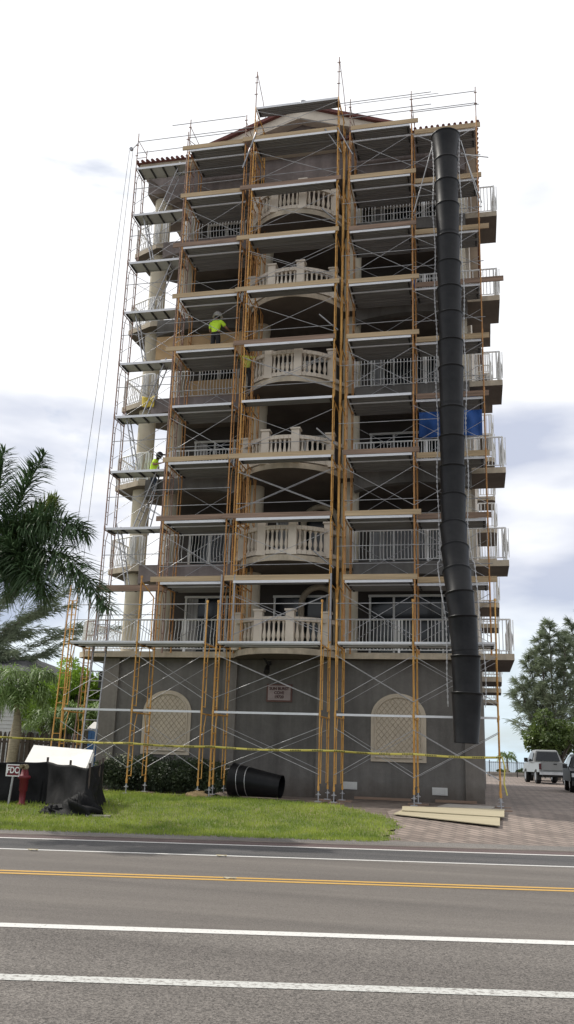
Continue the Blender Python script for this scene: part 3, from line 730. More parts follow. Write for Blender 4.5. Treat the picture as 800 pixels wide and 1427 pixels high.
# steel shafts of the outermost left base reach up beside the ladder
for x, y in ((-8.25, -.9), (-8.2, .5)):
    m_ = MB(); m_.tube((x, y, zg(x, y)), (x+.1, y+.2, 6.6), .02, 6); m_.tube((x+.28, y, zg(x, y)), (x+.36, y+.2, 6.6), .017, 6)
    for i in range(13): m_.tube((x+i*.0075, y+.015*i, .7+i*.45), (x+.28+i*.006, y+.015*i, .7+i*.45), .013, 5)
    m_.build('access_frame', M['yellow' if y < 0 else 'brown'], GL)
m_ = MB(); m_.box(-7.85, -5.4, .5, .56, 6.62, 6.82); m_.build('toe_board', M['timber2'], TL)

# ladders in the left tower
def ladder(p0, p1, label, w=.36, mk='galv', r=.024):
    p0, p1 = V(p0), V(p1); d = p1-p0; n = int(d.length/.3); m_ = MB(); side = V((0, w, 0))
    for s_ in (V((0, 0, 0)), side):
        m_.tube(p0+s_, p1+s_, r, 4)
    for i in range(1, n): m_.tube(p0+d*i/n, p0+side+d*i/n, .014, 5)
    o = single(m_, 'ladder', M[mk], label, 'ladder', p0, 'aluminium ladders between the platforms of the left tower')
    return o
for k, lv in enumerate(LV[:-1]):
    z0, z1 = lv+.02, lv+2.15
    nth = words[k]
    lab = f'aluminium ladder slanting up from the {nth} narrow platform counted from the bottom, left corner tower'
    if k % 2 == 1: ladder((-6.85, .78, z0), (-6.1, .78, z1), lab)
    else: ladder((-6.95, .78, z0), (-7.45, .78, z1), lab)
m_ = MB(); a, b = V((-7.35, -.75, zg(-7.3, -.8))), V((-7.35, -.25, 6.0))
for s_ in (V((0, 0, 0)), V((.42, 0, 0))): m_.tube(a+s_, b+s_, .028, 4)
for i in range(1, 19): m_.tube(a+(b-a)*i/19, a+V((.42, 0, 0))+(b-a)*i/19, .016, 5)
single(m_, 'ladder', M['galv'], 'long grey extension ladder standing on the lawn at the far left of the scaffolding', 'ladder', a)

# ------------------------------------------------------------------ things on the tower
def tarp_sheet(x0, x1, y, z0, z1, name, m, label, cat, amp=.07, seed=1, nx=24, nz=14, sag=.08, th=.012):
    r = random.Random(seed); ph = [r.random()*6 for _ in range(6)]
    f = lambda i, j: (x0+(x1-x0)*i/nx, y+amp*(math.sin(i*.9+ph[0]+j*.15)+.6*math.sin(i*.37+j*.5+ph[1])), z0+(z1-z0)*j/nz-sag*math.sin(math.pi*i/nx)*(.3+.7*j/nz)+.03*math.sin(i*1.1+ph[3])*(1-j/nz))
    vs = [f(i, j) for j in range(nz+1) for i in range(nx+1)]; w = nx+1
    m_ = MB(); m_.add(vs, [(j*w+i, j*w+i+1, (j+1)*w+i+1, (j+1)*w+i) for j in range(nz) for i in range(nx)], 0, True)
    o = single(m_, name, m, label, cat, (x0, y, z0)); md = o.modifiers.new('thickness', 'SOLIDIFY'); md.thickness = th
    return o
tarp_sheet(2.58, 4.66, 2.15, 12.05, 13.2, 'tarpaulin', M['tarp'], 'blue tarpaulin hung under the balcony behind the chute, lower one', 'tarpaulin', seed=2)
tarp_sheet(2.3, 4.5, 2.15, 13.05, 13.58, 'tarpaulin', M['tarp'], 'narrow blue tarpaulin strip right below the slab edge behind the chute', 'tarpaulin', seed=5, nz=6)
tarp_sheet(1.9, 2.5, 2.3, 17.9-.2, 18.1, 'tarpaulin', M['tarp'], 'small blue tarpaulin bundle high in the dark bay left of the chute', 'tarpaulin', seed=9, nz=6, nx=10)
tarp_sheet(-7.25, -6.75, 1.6, 13.50, 13.92, 'cloth', M['yellowcloth'], 'yellow cloth hung over the slab edge beside the left corner column', 'cloth', amp=.03, seed=4, nz=6, nx=10)
m_ = MB(); m_.box(-6.85, -3.55, 1.60, 1.615, 15.3, 16.2)
single(m_, 'plywood_sheet', M['ply'], 'orange brown plywood sheets standing behind the worker in the white helmet', 'plywood', (-5.2, 1.6, 15.3))
m_ = MB(); m_.box(-5.7, -3.5, 2.3, 2.315, 13.83, 14.7)
single(m_, 'plywood_sheet', M['ply'], 'plywood sheet leaning behind the railing one floor below the helmeted worker', 'plywood', (-4.6, 2.3, 13.83))
for z, lab in ((7.8, 'lowest'), (10.2, 'middle'), (16.2, 'high')): pass

# chute
chain = []
def chute_pt(z):
    tab = [(2.08, 4.40), (3.38, 4.44), (4.35, 4.43), (5.41, 4.37), (6.07, 4.30), (6.73, 4.23), (7.45, 4.18), (8.2, 4.14), (14, 4.16), (21.5, 4.12)]
    for (a, x), (b, y) in zip(tab, tab[1:]):
        if z <= b: return x+(y-x)*(max(z, a)-a)/(b-a)-.385
    return tab[-1][1]-.385
CY_ = -.78
def cyz(z): return -.80-1.02*min(1, max(0, (8.6-z)/2.8))
CH = thing('debris_chute', 'long black plastic debris chute of stacked tapered tubes hanging down the right bays', 'debris chute', (3.75, CY_, 2.1))
zs = [21.47, 20.54, 19.70, 18.84, 17.68, 16.76, 15.88, 15.00, 14.07, 13.19, 11.87, 10.95, 10.02, 9.09, 8.16, 7.45, 6.73, 6.07, 5.41, 4.35, 3.38, 2.08]
def cone(m_, p0, p1, r0, r1, n=28):        # p0 top (wide, rimmed), p1 bottom
    p0, p1 = V(p0), V(p1); d = (p1-p0).normalized()
    m_.path([p0, p0+d*.001, p0+d*.03, p0+d*.045, p0+d*.08, p1-d*.05, p1-d*.02, p1], [r0+.006, r0+.022, r0+.022, r0+.004, r0, r1, r1+.008, r1+.008], n, cap=False)
    m_.path([p1+d*.002, p1-d*.3], [r1-.008, r1+.01], n, cap=False)
for i, (a, b) in enumerate(zip(zs, zs[1:])):
    m_ = MB(); r0 = .375 if i else .455; r1 = .335
    if b < 7.5: r0 = .385; r1 = .345
    if i == len(zs)-2: r0, r1 = .395, .32
    cone(m_, (chute_pt(a)-.0, cyz(a), a), (chute_pt(b-.16), cyz(b-.16), b-.16 if b > 2.2 else b), r0, r1)
    if i == 0: m_.path([(chute_pt(a), CY_, a+.02), (chute_pt(a), CY_, a-.45)], [.44, .37], 24, cap=False)
    m_.build('chute_section', M['black'], CH)
for sx in (-1, 1):
    m_ = MB(); prev = None; k = 0; z = 21.3
    while z > 3.0:
        x = chute_pt(z)+sx*(.43+.025*math.sin(z*2.1)+(.05 if z < 7 else 0)); p = V((x, cyz(z)-.05, z))
        if prev is not None:
            d = .012 if k % 2 else 0
            m_.tube(prev+V((d, 0, 0)), p+V((d, 0, 0)), .009, 4)
            m_.tube(prev-V((d, .012, 0)), p-V((d, .012, 0)), .009, 4)
        prev = p; z -= .075; k += 1
    m_.build('chain', M['chain'], CH)
m_ = MB()
for a, b in (((3.30, -.75, 21.2), (2.62, .0, 19.3)), ((4.22, -.75, 21.3), (4.76, .0, 19.45)), ((4.2, -.6, 20.9), (5.1, .0, 21.1))): m_.tube(a, b, .02, 5)
m_.tube((4.18, -.75, 21.35), (4.85, .02, 19.4), .018, 5)
m_.build('hanger_bar', M['chain'], CH)
# fallen section
F = thing('chute_section', 'black chute section with two chains round it lying on its side by the wall', 'debris chute section', (-2.1, -.1, .42))
m_ = MB(); cone(m_, (-2.82, .1, .90), (-1.30, -.02, .745), .455, .315, 32); m_.build('tube', M['black'], F)
m_ = MB(); m_.path([(-2.80, .1, .9), (-2.45, .07, .87)], [.44, .42], 24, cap=True); m_.build('mouth_shade_plug', M['plastic'], F)  # capped dark plug stands in for the shade inside the hollow end
for t0 in (.16, .33):
    m_ = MB(); p = V((-2.82, .1, .90)).lerp(V((-1.30, -.02, .745)), t0); rr = .455+(.315-.455)*t0+.012
    m_.path([(p.x+.02*math.sin(a*1.7), p.y+rr*math.cos(a), p.z+rr*math.sin(a)) for a in [i*math.pi*2/26 for i in range(27)]], .012, 4, cap=False); m_.build('chain', M['chain'], F)
# plaque
P = thing('name_plaque', 'small pinkish stone plaque with the building name and number on the taupe wall', 'sign', (-1.94, 2.1, 3.28))
m_ = MB(); m_.box(-2.36, -1.52, 2.07, 2.12, 3.27, 3.83); m_.build('frame', M['plaqueframe'], P)
m_ = MB(); m_.box(-2.31, -1.57, 2.055, 2.075, 3.32, 3.78); m_.build('panel', M['plaque'], P)
def text(s, size, loc, m, parent, name='lettering', ext=.003, yaw=0, off=0, sx=1):
    c = bpy.data.curves.new(name, 'FONT'); c.body = s; c.size = size; c.align_x = 'CENTER'; c.align_y = 'CENTER'; c.extrude = ext; c.offset = off
    t = bpy.data.objects.new('tmp', c); COL.objects.link(t); dg = bpy.context.evaluated_depsgraph_get(); me = bpy.data.meshes.new_from_object(t.evaluated_get(dg))
    bpy.data.objects.remove(t); me.materials.clear(); me.materials.append(m)
    o = bpy.data.objects.new(name, me); COL.objects.link(o); o.parent = parent; o.location = V(loc)-wloc(parent); o.rotation_euler = (R(90), 0, yaw); o.scale = (sx, 1, 1)
    return o
text('SUN BURST', .125, (-1.94, 2.05, 3.68), M['plaquetext'], P, off=.004)
text('COVE', .125, (-1.94, 2.05, 3.55), M['plaquetext'], P, off=.004)
text('19720', .125, (-1.94, 2.05, 3.42), M['plaquetext'], P, off=.004)

# caution tape
m = MB(); pts = []
anch = [(-12.5, -2.2, 2.02), (-7.8, -1.26, 1.86), (-5.6, -1.26, 1.83), (-3.12, -1.26, 1.80), (0, -1.26, 1.79), (.43, -1.26, 1.79), (2.6, -1.26, 1.77), (4.92, -1.26, 1.75)]
L = 0; uv = []
for a, b in zip(anch, anch[1:]):
    a, b = V(a), V(b); n = 12
    for i in range(n):
        p = a.lerp(b, i/n); t = i/n; p.z -= .035*math.sin(math.pi*t)*min(1, (b-a).length/2.5); pts.append(p)
pts.append(V(anch[-1])); vs = []; Ls = [0]
for i in range(1, len(pts)): Ls.append(Ls[-1]+(pts[i]-pts[i-1]).length)
for i, p in enumerate(pts):
    tw = .35*math.sin(Ls[i]*1.3)+.2*math.sin(Ls[i]*3.1); up = V((0, math.sin(tw), math.cos(tw)))*.030
    vs += [p-up, p+up]
m.add(vs, [(2*i, 2*i+2, 2*i+3, 2*i+1) for i in range(len(pts)-1)], 0, True)
tp = single(m, 'caution_tape', M['tape'], 'yellow and black caution tape stretched across the front of the yellow scaffold legs', 'caution tape', (-4, -1.26, 1.8))
uvl = tp.data.uv_layers.new(name='uv')
for poly in tp.data.polygons:
    for li_ in poly.loop_indices:
        vi = tp.data.loops[li_].vertex_index; uvl.data[li_].uv = (Ls[vi//2]/.62, float(vi % 2))
tp.modifiers.new('thickness', 'SOLIDIFY').thickness = .002
m_ = MB(); m_.path([(4.92, -1.27, 1.76), (4.98, -1.33, 1.5), (4.95, -1.31, 1.1), (5.02, -1.3, .8)], .02, 4)
m_.build('loose_tape_end', M['tape'], GR)
# hoist: pulley and ropes
HO = thing('hoist', 'thin hoist ropes hanging from a small pulley at the top left of the scaffolding', 'hoist rope', (-8.0, .5, 23.5))
m_ = MB(); m_.tube((-8.0, .46, 23.55), (-8.0, .54, 23.55), .07, 14); m_.tube((-8.0, .5, 23.5), (-7.8, .6, 23.85), .02, 5); m_.build('pulley', M['jack'], HO)
for dx, dy, e in ((-.07, 0, -.62), (.07, 0, -.36)):
    m_ = MB(); m_.path([(-8.0+dx, .5, 23.5), (-8.05+dx+e*.45, .45, 15), (-8.05+dx+e, .4, 8), (-8.1+dx+e*1.1, .4, .45)], .0085, 5, cap=False); m_.build('rope', M['rope'], HO)

# ------------------------------------------------------------------ ground level things
def plyground(p, label, z0, m='plypale', th=.018):
    m_ = MB(); vs = [(x, y, zg(x, y)+z0+h) for x, y, h in p]; n = len(vs)
    m_.add([(a, b, c) for a, b, c in vs]+[(a, b, c+th) for a, b, c in vs], [tuple(range(n))[::-1], tuple(range(n, 2*n))]+[(i, (i+1) % n, n+(i+1) % n, n+i) for i in range(n)])
    return single(m_, 'plywood_sheet', M[m], label, 'plywood', vs[0], 'plywood sheets lying on the ground')
plyground([(2.29, -3.62, .0), (4.78, -4.51, .02), (4.80, -3.31, .02), (2.5, -2.35, .0)], 'pale plywood sheet on the pavers, the nearer one at the road side', .03)
plyground([(2.45, -3.1, .0), (4.90, -3.29, .02), (4.93, -1.80, .02), (2.38, -2.2, .0)], 'pale plywood sheet on the pavers, the farther one by the wall', .055)
m_ = MB(); m_.prism([(3.2, -1.2), (4.6, -1.5), (4.7, .2), (3.4, .6)], zg(4, 0)+.0, zg(4, 0)+.03); single(m_, 'concrete_slab', M['concrete'], 'grey flat slab on the ground between the plywood and the wall', 'slab', (4, -.4, .42))
# fire connection sign and standpipe
zf = zg(-6.5, -5.85)
sg = thing('fire_sign', 'small red sign reading FDC on a grey post in front of the black fabric fence', 'sign', (-6.68, -5.85, zf))
m_ = MB(); m_.path([(-6.68, -5.85, zf-.1), (-6.62, -5.85, zf+.72)], .028, 6); m_.build('post', M['galv'], sg)
zc = zf+.79
def face(m_, x0, x1, z0, z1, y0, y1): m_.box(x0, x1, y0, y1, z0, z1)
m_ = MB(); face(m_, -6.81, -6.45, zc-.14, zc+.14, -5.885, -5.875); pn = m_.build('panel', M['signwhite'], sg)
m_ = MB(); face(m_, -6.775, -6.465, zc-.115, zc+.115, -5.889, -5.886); m_.build('red_field', M['red'], pn)
text('FDC', .205, (-6.622, -5.894, zc), M['signwhite'], sg, off=.005, sx=.80)
zh = zg(-6.38, -5.75)
hy = thing('fire_standpipe', 'red fire department standpipe with a dull brass twin inlet on top', 'fire hydrant', (-6.38, -5.75, zh))
m_ = MB(); m_.lathe([(.11, zh-.02), (.11, zh+.02), (.07, zh+.05), (.075, zh+.30), (.10, zh+.33), (.105, zh+.58), (.15, zh+.61), (.15, zh+.66), (.10, zh+.68), (.07, zh+.82)], -6.38, -5.75, 18); m_.build('barrel', M['red'], hy)
m_ = MB(); m_.lathe([(.07, zh+.8), (.08, zh+.86), (.05, zh+.93)], -6.38, -5.75, 14); m_.tube((-6.38, -5.75, zh+.88), (-6.41, -5.88, zh+.88), .04, 12); m_.tube((-6.38, -5.75, zh+.88), (-6.28, -5.86, zh+.88), .04, 12)
m_.tube((-6.41, -5.87, zh+.88), (-6.415, -5.92, zh+.88), .048, 12); m_.tube((-6.29, -5.85, zh+.88), (-6.26, -5.9, zh+.88), .05, 12); m_.build('twin_inlet', M['brass'], hy)
# silt fence
SF = thing('silt_fence', 'sagging black silt fabric fence on wooden stakes in front of the lawn bed', 'fabric fence', (-5.5, -5.6, .3))
path = [(-10.5, -6.2), (-8.3, -5.9), (-6.12, -5.18), (-5.3, -5.6), (-4.62, -5.98), (-4.72, -5.2), (-4.9, -4.6)]
seg = []; d = 0
cum = [0]
for a, b in zip(path, path[1:]): cum.append(cum[-1]+math.hypot(b[0]-a[0], b[1]-a[1]))
def along(s_):
    for i in range(len(path)-1):
        if s_ <= cum[i+1]+1e-6:
            t = (s_-cum[i])/(cum[i+1]-cum[i]); a, b = path[i], path[i+1]; return a[0]+(b[0]-a[0])*t, a[1]+(b[1]-a[1])*t, (b[1]-a[1])/(cum[i+1]-cum[i]), -(b[0]-a[0])/(cum[i+1]-cum[i])
ns, nz = 150, 16; m_ = MB(); vs = []
for j in range(nz+1):
    for i in range(ns+1):
        s_ = cum[-1]*i/ns; x, y, nx, ny = along(s_); t = j/nz; g_ = zg(x, y)
        dpost = min(abs(s_-c) for c in cum); slack = min(dpost/.8, 1)
        fold = .02*math.sin(s_*9+t*3.0)*slack*(.4+.6*(1-t))+.05*math.sin(s_*2.6-t*5.5)*slack+.015*math.sin(s_*5+t*9)
        fold += (1-t)**2*.18+.03*math.sin(s_*17+t*5)*(1-t)
        fold += .05*math.exp(-((s_*.55-t-3.2)**2)/.004)-.04*math.exp(-((-s_*.5+5.0-t)**2)/.006)+.05*math.exp(-((s_*.8-t-4.6)**2)/.004)
        top = .98-.035*slack+.01*math.sin(s_*7)
        vs.append((x+nx*-fold*-1 if False else x-nx*fold*-1, y+ny*fold, g_-.02+t*top))
w = ns+1; m_.add(vs, [(j*w+i, j*w+i+1, (j+1)*w+i+1, (j+1)*w+i) for j in range(nz) for i in range(ns)], 0, True)
o = m_.build('fabric', M['blackcloth'], SF); o.modifiers.new('thickness', 'SOLIDIFY').thickness = .01
for x, y in path:
    m_ = MB(); g_ = zg(x, y); m_.box(x-.022, x+.022, y+.02, y+.06, g_-.1, g_+1.07); m_.build('stake', M['fencewood'], SF)
# crumpled heap
def lump(name, cx, cy, rx, ry, rz, mat_, label, cat, seed=1, n=20, k=12, rough=.35, rot=0):
    r = random.Random(seed); fr_ = [(r.uniform(2, 7), r.uniform(2, 7), r.uniform(0, 6)) for _ in range(5)]; m_ = MB(); vs = []; z0 = zg(cx, cy)-.01
    for j in range(k+1):
        th = j/k*math.pi/2
        for i in range(n):
            a = i/n*2*math.pi; q = 1+rough*sum(math.sin(f1*a+f2*th*1.5+p) for f1, f2, p in [(round(a_), b_, c_) for a_, b_, c_ in fr_])/3
            x, y = rx*math.cos(a)*math.cos(th)*q, ry*math.sin(a)*math.cos(th)*q
            vs.append((cx+x*math.cos(rot)-y*math.sin(rot), cy+x*math.sin(rot)+y*math.cos(rot), z0+max(0, rz*math.sin(th)*(q*.9+.1))))
    m_.add(vs, [(j*n+i, j*n+(i+1) % n, (j+1)*n+(i+1) % n, (j+1)*n+i) for j in range(k) for i in range(n)], 0, True)
    return single(m_, name, mat_, label, cat, (cx, cy, z0))
lump('plastic_heap', -4.6, -6.5, .55, .28, .30, M['blackcloth'], 'crumpled black plastic sheeting dumped on the grass before the silt fence', 'plastic sheeting', 5, 40, 16, .6, -.1)
lump('plastic_heap', -5.15, -6.6, .22, .14, .14, M['blackcloth'], 'small scrap of black plastic at the left end of the bigger heap', 'plastic sheeting', 8, 30, 10, .55)
m_ = MB(); z_ = zg(-4, -6.8)+.03; m_.prism([(-4.25, -6.75), (-3.72, -6.68), (-3.75, -6.5), (-4.25, -6.55)], z_-.04, z_+.02); single(m_, 'paving_slab', M['concrete'], 'pale flat paving slab in the grass right of the black heap', 'slab', (-4, -6.65, z_))
m_ = MB(); z_ = zg(-5.1, -6.3)+.03; m_.prism([(-5.45, -6.3), (-5.05, -6.55), (-4.9, -6.4), (-5.3, -6.15)], z_-.04, z_+.02); single(m_, 'paving_slab', M['concrete'], 'pale flat paving slab in the grass left of the black heap', 'slab', (-5.1, -6.35, z_))
# white boards behind the fence, on a trestle
def board(p, label, th=.035):
    m_ = MB(); a, b, c, d = [V(q) for q in p]; nn = (b-a).cross(d-a).normalized()*th
    vs = [a, b, c, d, a+nn, b+nn, c+nn, d+nn]; m_.add(vs, [(3, 2, 1, 0), (4, 5, 6, 7), (0, 1, 5, 4), (1, 2, 6, 5), (2, 3, 7, 6), (3, 0, 4, 7)])
    return single(m_, 'foam_board', M['whiteboard'], label, 'foam board', a, 'white boards behind the silt fence')
board([(-6.80, -5.25, .98), (-5.22, -4.91, 1.02), (-5.46, -3.96, 1.58), (-6.98, -4.29, 1.66)], 'sunlit white board leaning behind the black fence, the upper one')
board([(-6.74, -5.20, .92), (-5.17, -4.87, .96), (-5.42, -3.98, 1.50), (-6.9, -4.29, 1.57)], 'white board showing only as a corner beneath the upper white board')
m_ = MB()
for x, y, z in ((-6.7, -4.6, 1.33), (-5.4, -4.3, 1.24)):
    m_.box(x-.04, x+.04, y-.4, y+.4, z-.22, z-.14)
    for yy in (-.35, .35): m_.tube((x-.15, y+yy, zg(x, y)), (x, y+yy, z-.15), .025, 4); m_.tube((x+.15, y+yy, zg(x, y)), (x, y+yy, z-.15), .025, 4)
single(m_, 'trestle', M['timber'], 'low timber trestle under the white boards behind the silt fence', 'trestle', (-6, -4.4, .4))
# sand bag / log at the foot
lump('sandbag', -3.45, -1.25, .34, .17, .17, M['sandbag'], 'tan sandbag at the foot of the yellow legs beside the hedge', 'sandbag', 12, 24, 10, .22, .35)
lump('dirt_pile', -2.95, .3, .35, .2, .12, M['dirtmat'], 'low dark pile of dirt between the hedge and the fallen chute', 'dirt pile', 15, 24, 8, .4)
for i, (x0, x1, y) in enumerate(((.6, 2.3, 1.5), (3.0, 4.2, 1.6))):
    m_ = MB(); m_.box(x0, x1, y, y+.09, .43, .5)
    single(m_, 'timber_batten', M['timber2'], ('dark batten lying at the wall foot below the right arched panel', 'short dark batten lying at the wall foot near the right corner')[i], 'batten', (x0, y, .43))

# ------------------------------------------------------------------ plants
def rv(r): 
    while True:
        v = V((r.uniform(-1, 1), r.uniform(-1, 1), r.uniform(-1, 1)))
        if .05 < v.length <= 1: return v
def leaf(m_, p, d, size, w, r, mi=0, droop=.2):
    d = d.normalized(); s_ = d.cross(rv(r)).normalized()*w; tip = p+d*size-V((0, 0, droop*size)); mid = p+d*size*.5
    m_.add([p, mid+s_, tip, mid-s_], [(0, 1, 2, 3)], mi)
def clumps(m_, cs, n, size, w, r, mi=0, flat=.8, shell=.45):
    for (c, rad) in cs:
        c = V(c)
        for i in range(n):
            v = rv(r); 
            if v.length < shell: v = v.normalized()*r.uniform(shell, 1)
            v.z *= flat; v += rv(r)*.12
            leaf(m_, c+v*rad, v+rv(r)*.8+V((0, 0, .2)), size*r.uniform(.6, 1.3), w*r.uniform(.6, 1.3), r, mi)
def frond(m_, pts, n, ll, r, w=.02, mi=0, hang=.5, mir=1):
    P0, P1, P2 = [V(p) for p in pts]
    q = lambda t: P0.lerp(P1, t).lerp(P1.lerp(P2, t), t) if False else P0*(1-t)**2+P1*2*t*(1-t)+P2*t*t
    m_.path([q(i/8) for i in range(9)], [.028*(1-i/9.5) for i in range(9)], 5, mir)
    side0 = (P1-P0).cross(V((0, 0, 1)))
    if side0.length < .05: side0 = V((1, 0, 0))
    for i in range(n):
        t = .12+.88*i/n; p = q(t); d = (q(min(1, t+.02))-q(t-.02)).normalized()
        sd = d.cross(V((0, 0, 1)))
        if sd.length < .25: sd = side0.normalized()
        sd.normalize(); upn = sd.cross(d)
        L_ = ll*(.35+.65*math.sin(math.pi*min(1, .12+t*.86)**.9))*r.uniform(.8, 1.12)
        for s_ in (-1, 1):
            an = R(r.uniform(-62, 72)); dd = (sd*s_*math.cos(an)+upn*math.sin(an)+d*r.uniform(.35, .75)).normalized()
            a = p; b = p+dd*L_*.5-V((0, 0, hang*.12*L_)); c = p+dd*L_-V((0, 0, hang*L_*r.uniform(.5, 1.1)))
            ww = V((0, 0, 1)).cross(dd)
            if ww.length < .1: ww = upn
            ww = (ww.normalized()+upn*r.uniform(-.8, .8)).normalized()*w
            m_.add([a-ww*.5, a+ww*.5, b+ww, b-ww, c], [(0, 1, 2, 3), (3, 2, 4)], mi)
rp_ = random.Random(21)
# big palm, its crown enters from the left edge
bx, by = -6.75, -8.2
PA = thing('palm_tree', 'large dark feathery palm whose drooping fronds enter over the left edge', 'palm tree', (bx-.1, by+.1, zg(bx, by)))
m_ = MB(); m_.path([(bx-.35, by+.1, zg(bx, by)-.1), (bx-.3, by, 1.5), (bx-.12, by, 3.6), (bx+.05, by, 5.3)], [.2, .15, .13, .12], 12); m_.build('trunk', M['bark2'], PA)
m_ = MB(); m_.path([(bx+.05, by, 5.2), (bx+.2, by-.03, 5.75)], [.14, .09], 10); m_.build('crownshaft', M['leafdark'], PA)
hub = V((bx+.25, by, 5.7))
FR = [[(-6.32,-8.25,5.83),(-5.98,-8.17,7.13),(-5.50,-8.06,8.35)], [(-6.33,-8.25,5.92),(-5.35,-8.34,7.15),(-4.0,-8.43,6.25)], [(-6.31,-8.25,5.75),(-4.62,-8.58,6.47),(-3.22,-8.77,4.50)],
      [(-6.30,-8.25,5.67),(-5.3,-8.62,5.95),(-4.65,-8.88,4.75)], [(-6.33,-8.25,5.92),(-6.68,-8.03,7.19),(-6.77,-7.74,8.60)], [(-6.31,-8.25,5.78),(-6.00,-7.56,6.86),(-5.58,-7.08,7.48)],
      [(-6.4,-8.3,5.7),(-5.7,-8.5,6.3),(-5.2,-9.1,5.3)], [(-6.4,-8.3,5.8),(-6.1,-8.0,6.7),(-5.3,-7.6,6.6)], [(-6.45,-8.3,5.7),(-5.9,-8.6,5.9),(-5.6,-8.9,4.8)]]
for i in range(7):
    a = R(110+i*26)+rp_.uniform(-.1, .1); L_ = rp_.uniform(1.5, 2.2); e = rp_.uniform(.6, 1.5)
    FR.append([hub, hub+V((math.cos(a)*L_*.6, math.sin(a)*L_*.6, e)), hub+V((math.cos(a)*L_*1.3, math.sin(a)*L_*1.3, e-1.2))])
for i, f_ in enumerate(FR):
    m_ = MB(); frond(m_, f_, 250 if i < 6 else 160, .86, rp_, .018, 1 if i in (5, 7) else 0, hang=.4 if i not in (0, 4) else .22)
    m_.build('frond', [M['leafdark'], M['leafyellow']], PA)
# small palm
cx, cy = -12.0, 3.7; z0 = zg(cx, cy)
SP = thing('palm_tree', 'small feathery palm with a pale swollen trunk before the wooden fence', 'palm tree', (cx, cy, z0))
m_ = MB(); m_.path([(cx-.05, cy, z0-.1), (cx, cy, 1.3), (cx+.06, cy, 2.0), (cx+.05, cy, 2.6), (cx-.02, cy, 3.1)], [.22, .17, .21, .13, .08], 12); m_.build('trunk', M['bark2'], SP)
for i in range(24):
    a = i*2.4+.3; L_ = rp_.uniform(1.0, 1.5); e = rp_.uniform(.9, 1.9) if i % 3 else 2.3
    h_ = V((cx, cy, 3.0)); m_ = MB(); frond(m_, [h_, h_+V((math.cos(a)*L_*.45, math.sin(a)*L_*.45, e*.85)), h_+V((math.cos(a)*L_, math.sin(a)*L_, e-1.3))], 42, .55, rp_, .022, 0, hang=.6)
    m_.build('frond', [M['leafpalm'], M['leafyellow']], SP)
# bushy trees behind the left fence
def bush_tree(name, label, cx, cy, cs, n, size, w, mk, trunk_h=1.5, seed=1, cat='tree', r0=.16, flat=.85, group=None):
    r = random.Random(seed); z0 = zg(cx, cy); T = thing(name, label, cat, (cx, cy, z0), group); m_ = MB()
    for (c, rad) in cs: m_.path([(cx, cy, z0-.1), (cx*.7+c[0]*.3, cy*.7+c[1]*.3, z0+(c[2]-z0)*.5), c], [r0, r0*.6, r0*.2], 7)
    m_.build('trunk', M['bark'], T); m_ = MB(); clumps(m_, cs, n, size, w, r, flat=flat); m_.build('crown', M[mk], T); return T
def ccl(cx, cy, cz, rx, ry, rz, k, rad, seed):
    r = random.Random(seed); out = []
    for i in range(k):
        v = rv(r); out.append(((cx+v.x*rx, cy+v.y*ry, cz+v.z*rz), rad*r.uniform(.6, 1.2)))
    return out
bush_tree('leafy_tree', 'bright green leafy tree behind the fence, left of the yellow scaffold legs', -12.2, 7.8, ccl(-12.4, 7.8, 3.6, 1.3, .8, 1.4, 30, .5, 3), 380, .14, .045, 'leafbright', seed=4)
bush_tree('leafy_tree', 'green leafy tree seen between the scaffold legs and the building corner', -10.9, 8.6, ccl(-10.7, 8.6, 3.2, 1.0, .8, 1.7, 28, .5, 6), 360, .14, .045, 'leafbright', seed=5)
for i, (px, py, hh, lab) in enumerate(((-11.9, 6.4, 2.4, 'arching green palm behind the fence beneath the bright leafy tree'), (-10.6, 6.6, 2.8, 'arching green palm behind the fence right beside the building corner'), (-14.6, 6.9, 3.2, 'arching green palm behind the fence at the far left edge'))):
    z0 = zg(px, py); T = thing('palm_tree', lab, 'palm tree', (px, py, z0)); m_ = MB(); m_.path([(px, py, z0-.1), (px, py, hh)], [.16, .1], 10); m_.build('trunk', M['bark2'], T)
    for j in range(12):
        a = j*2.4+i; L_ = rp_.uniform(1.1, 1.6); e = rp_.uniform(.7, 1.4); h_ = V((px, py, hh)); m_ = MB()
        frond(m_, [h_, h_+V((math.cos(a)*L_*.5, math.sin(a)*L_*.5, e)), h_+V((math.cos(a)*L_, math.sin(a)*L_, e-1.3))], 36, .5, rp_, .02, 0, hang=.7); m_.build('frond', [M['leafpalm'], M['leafyellow']], T)
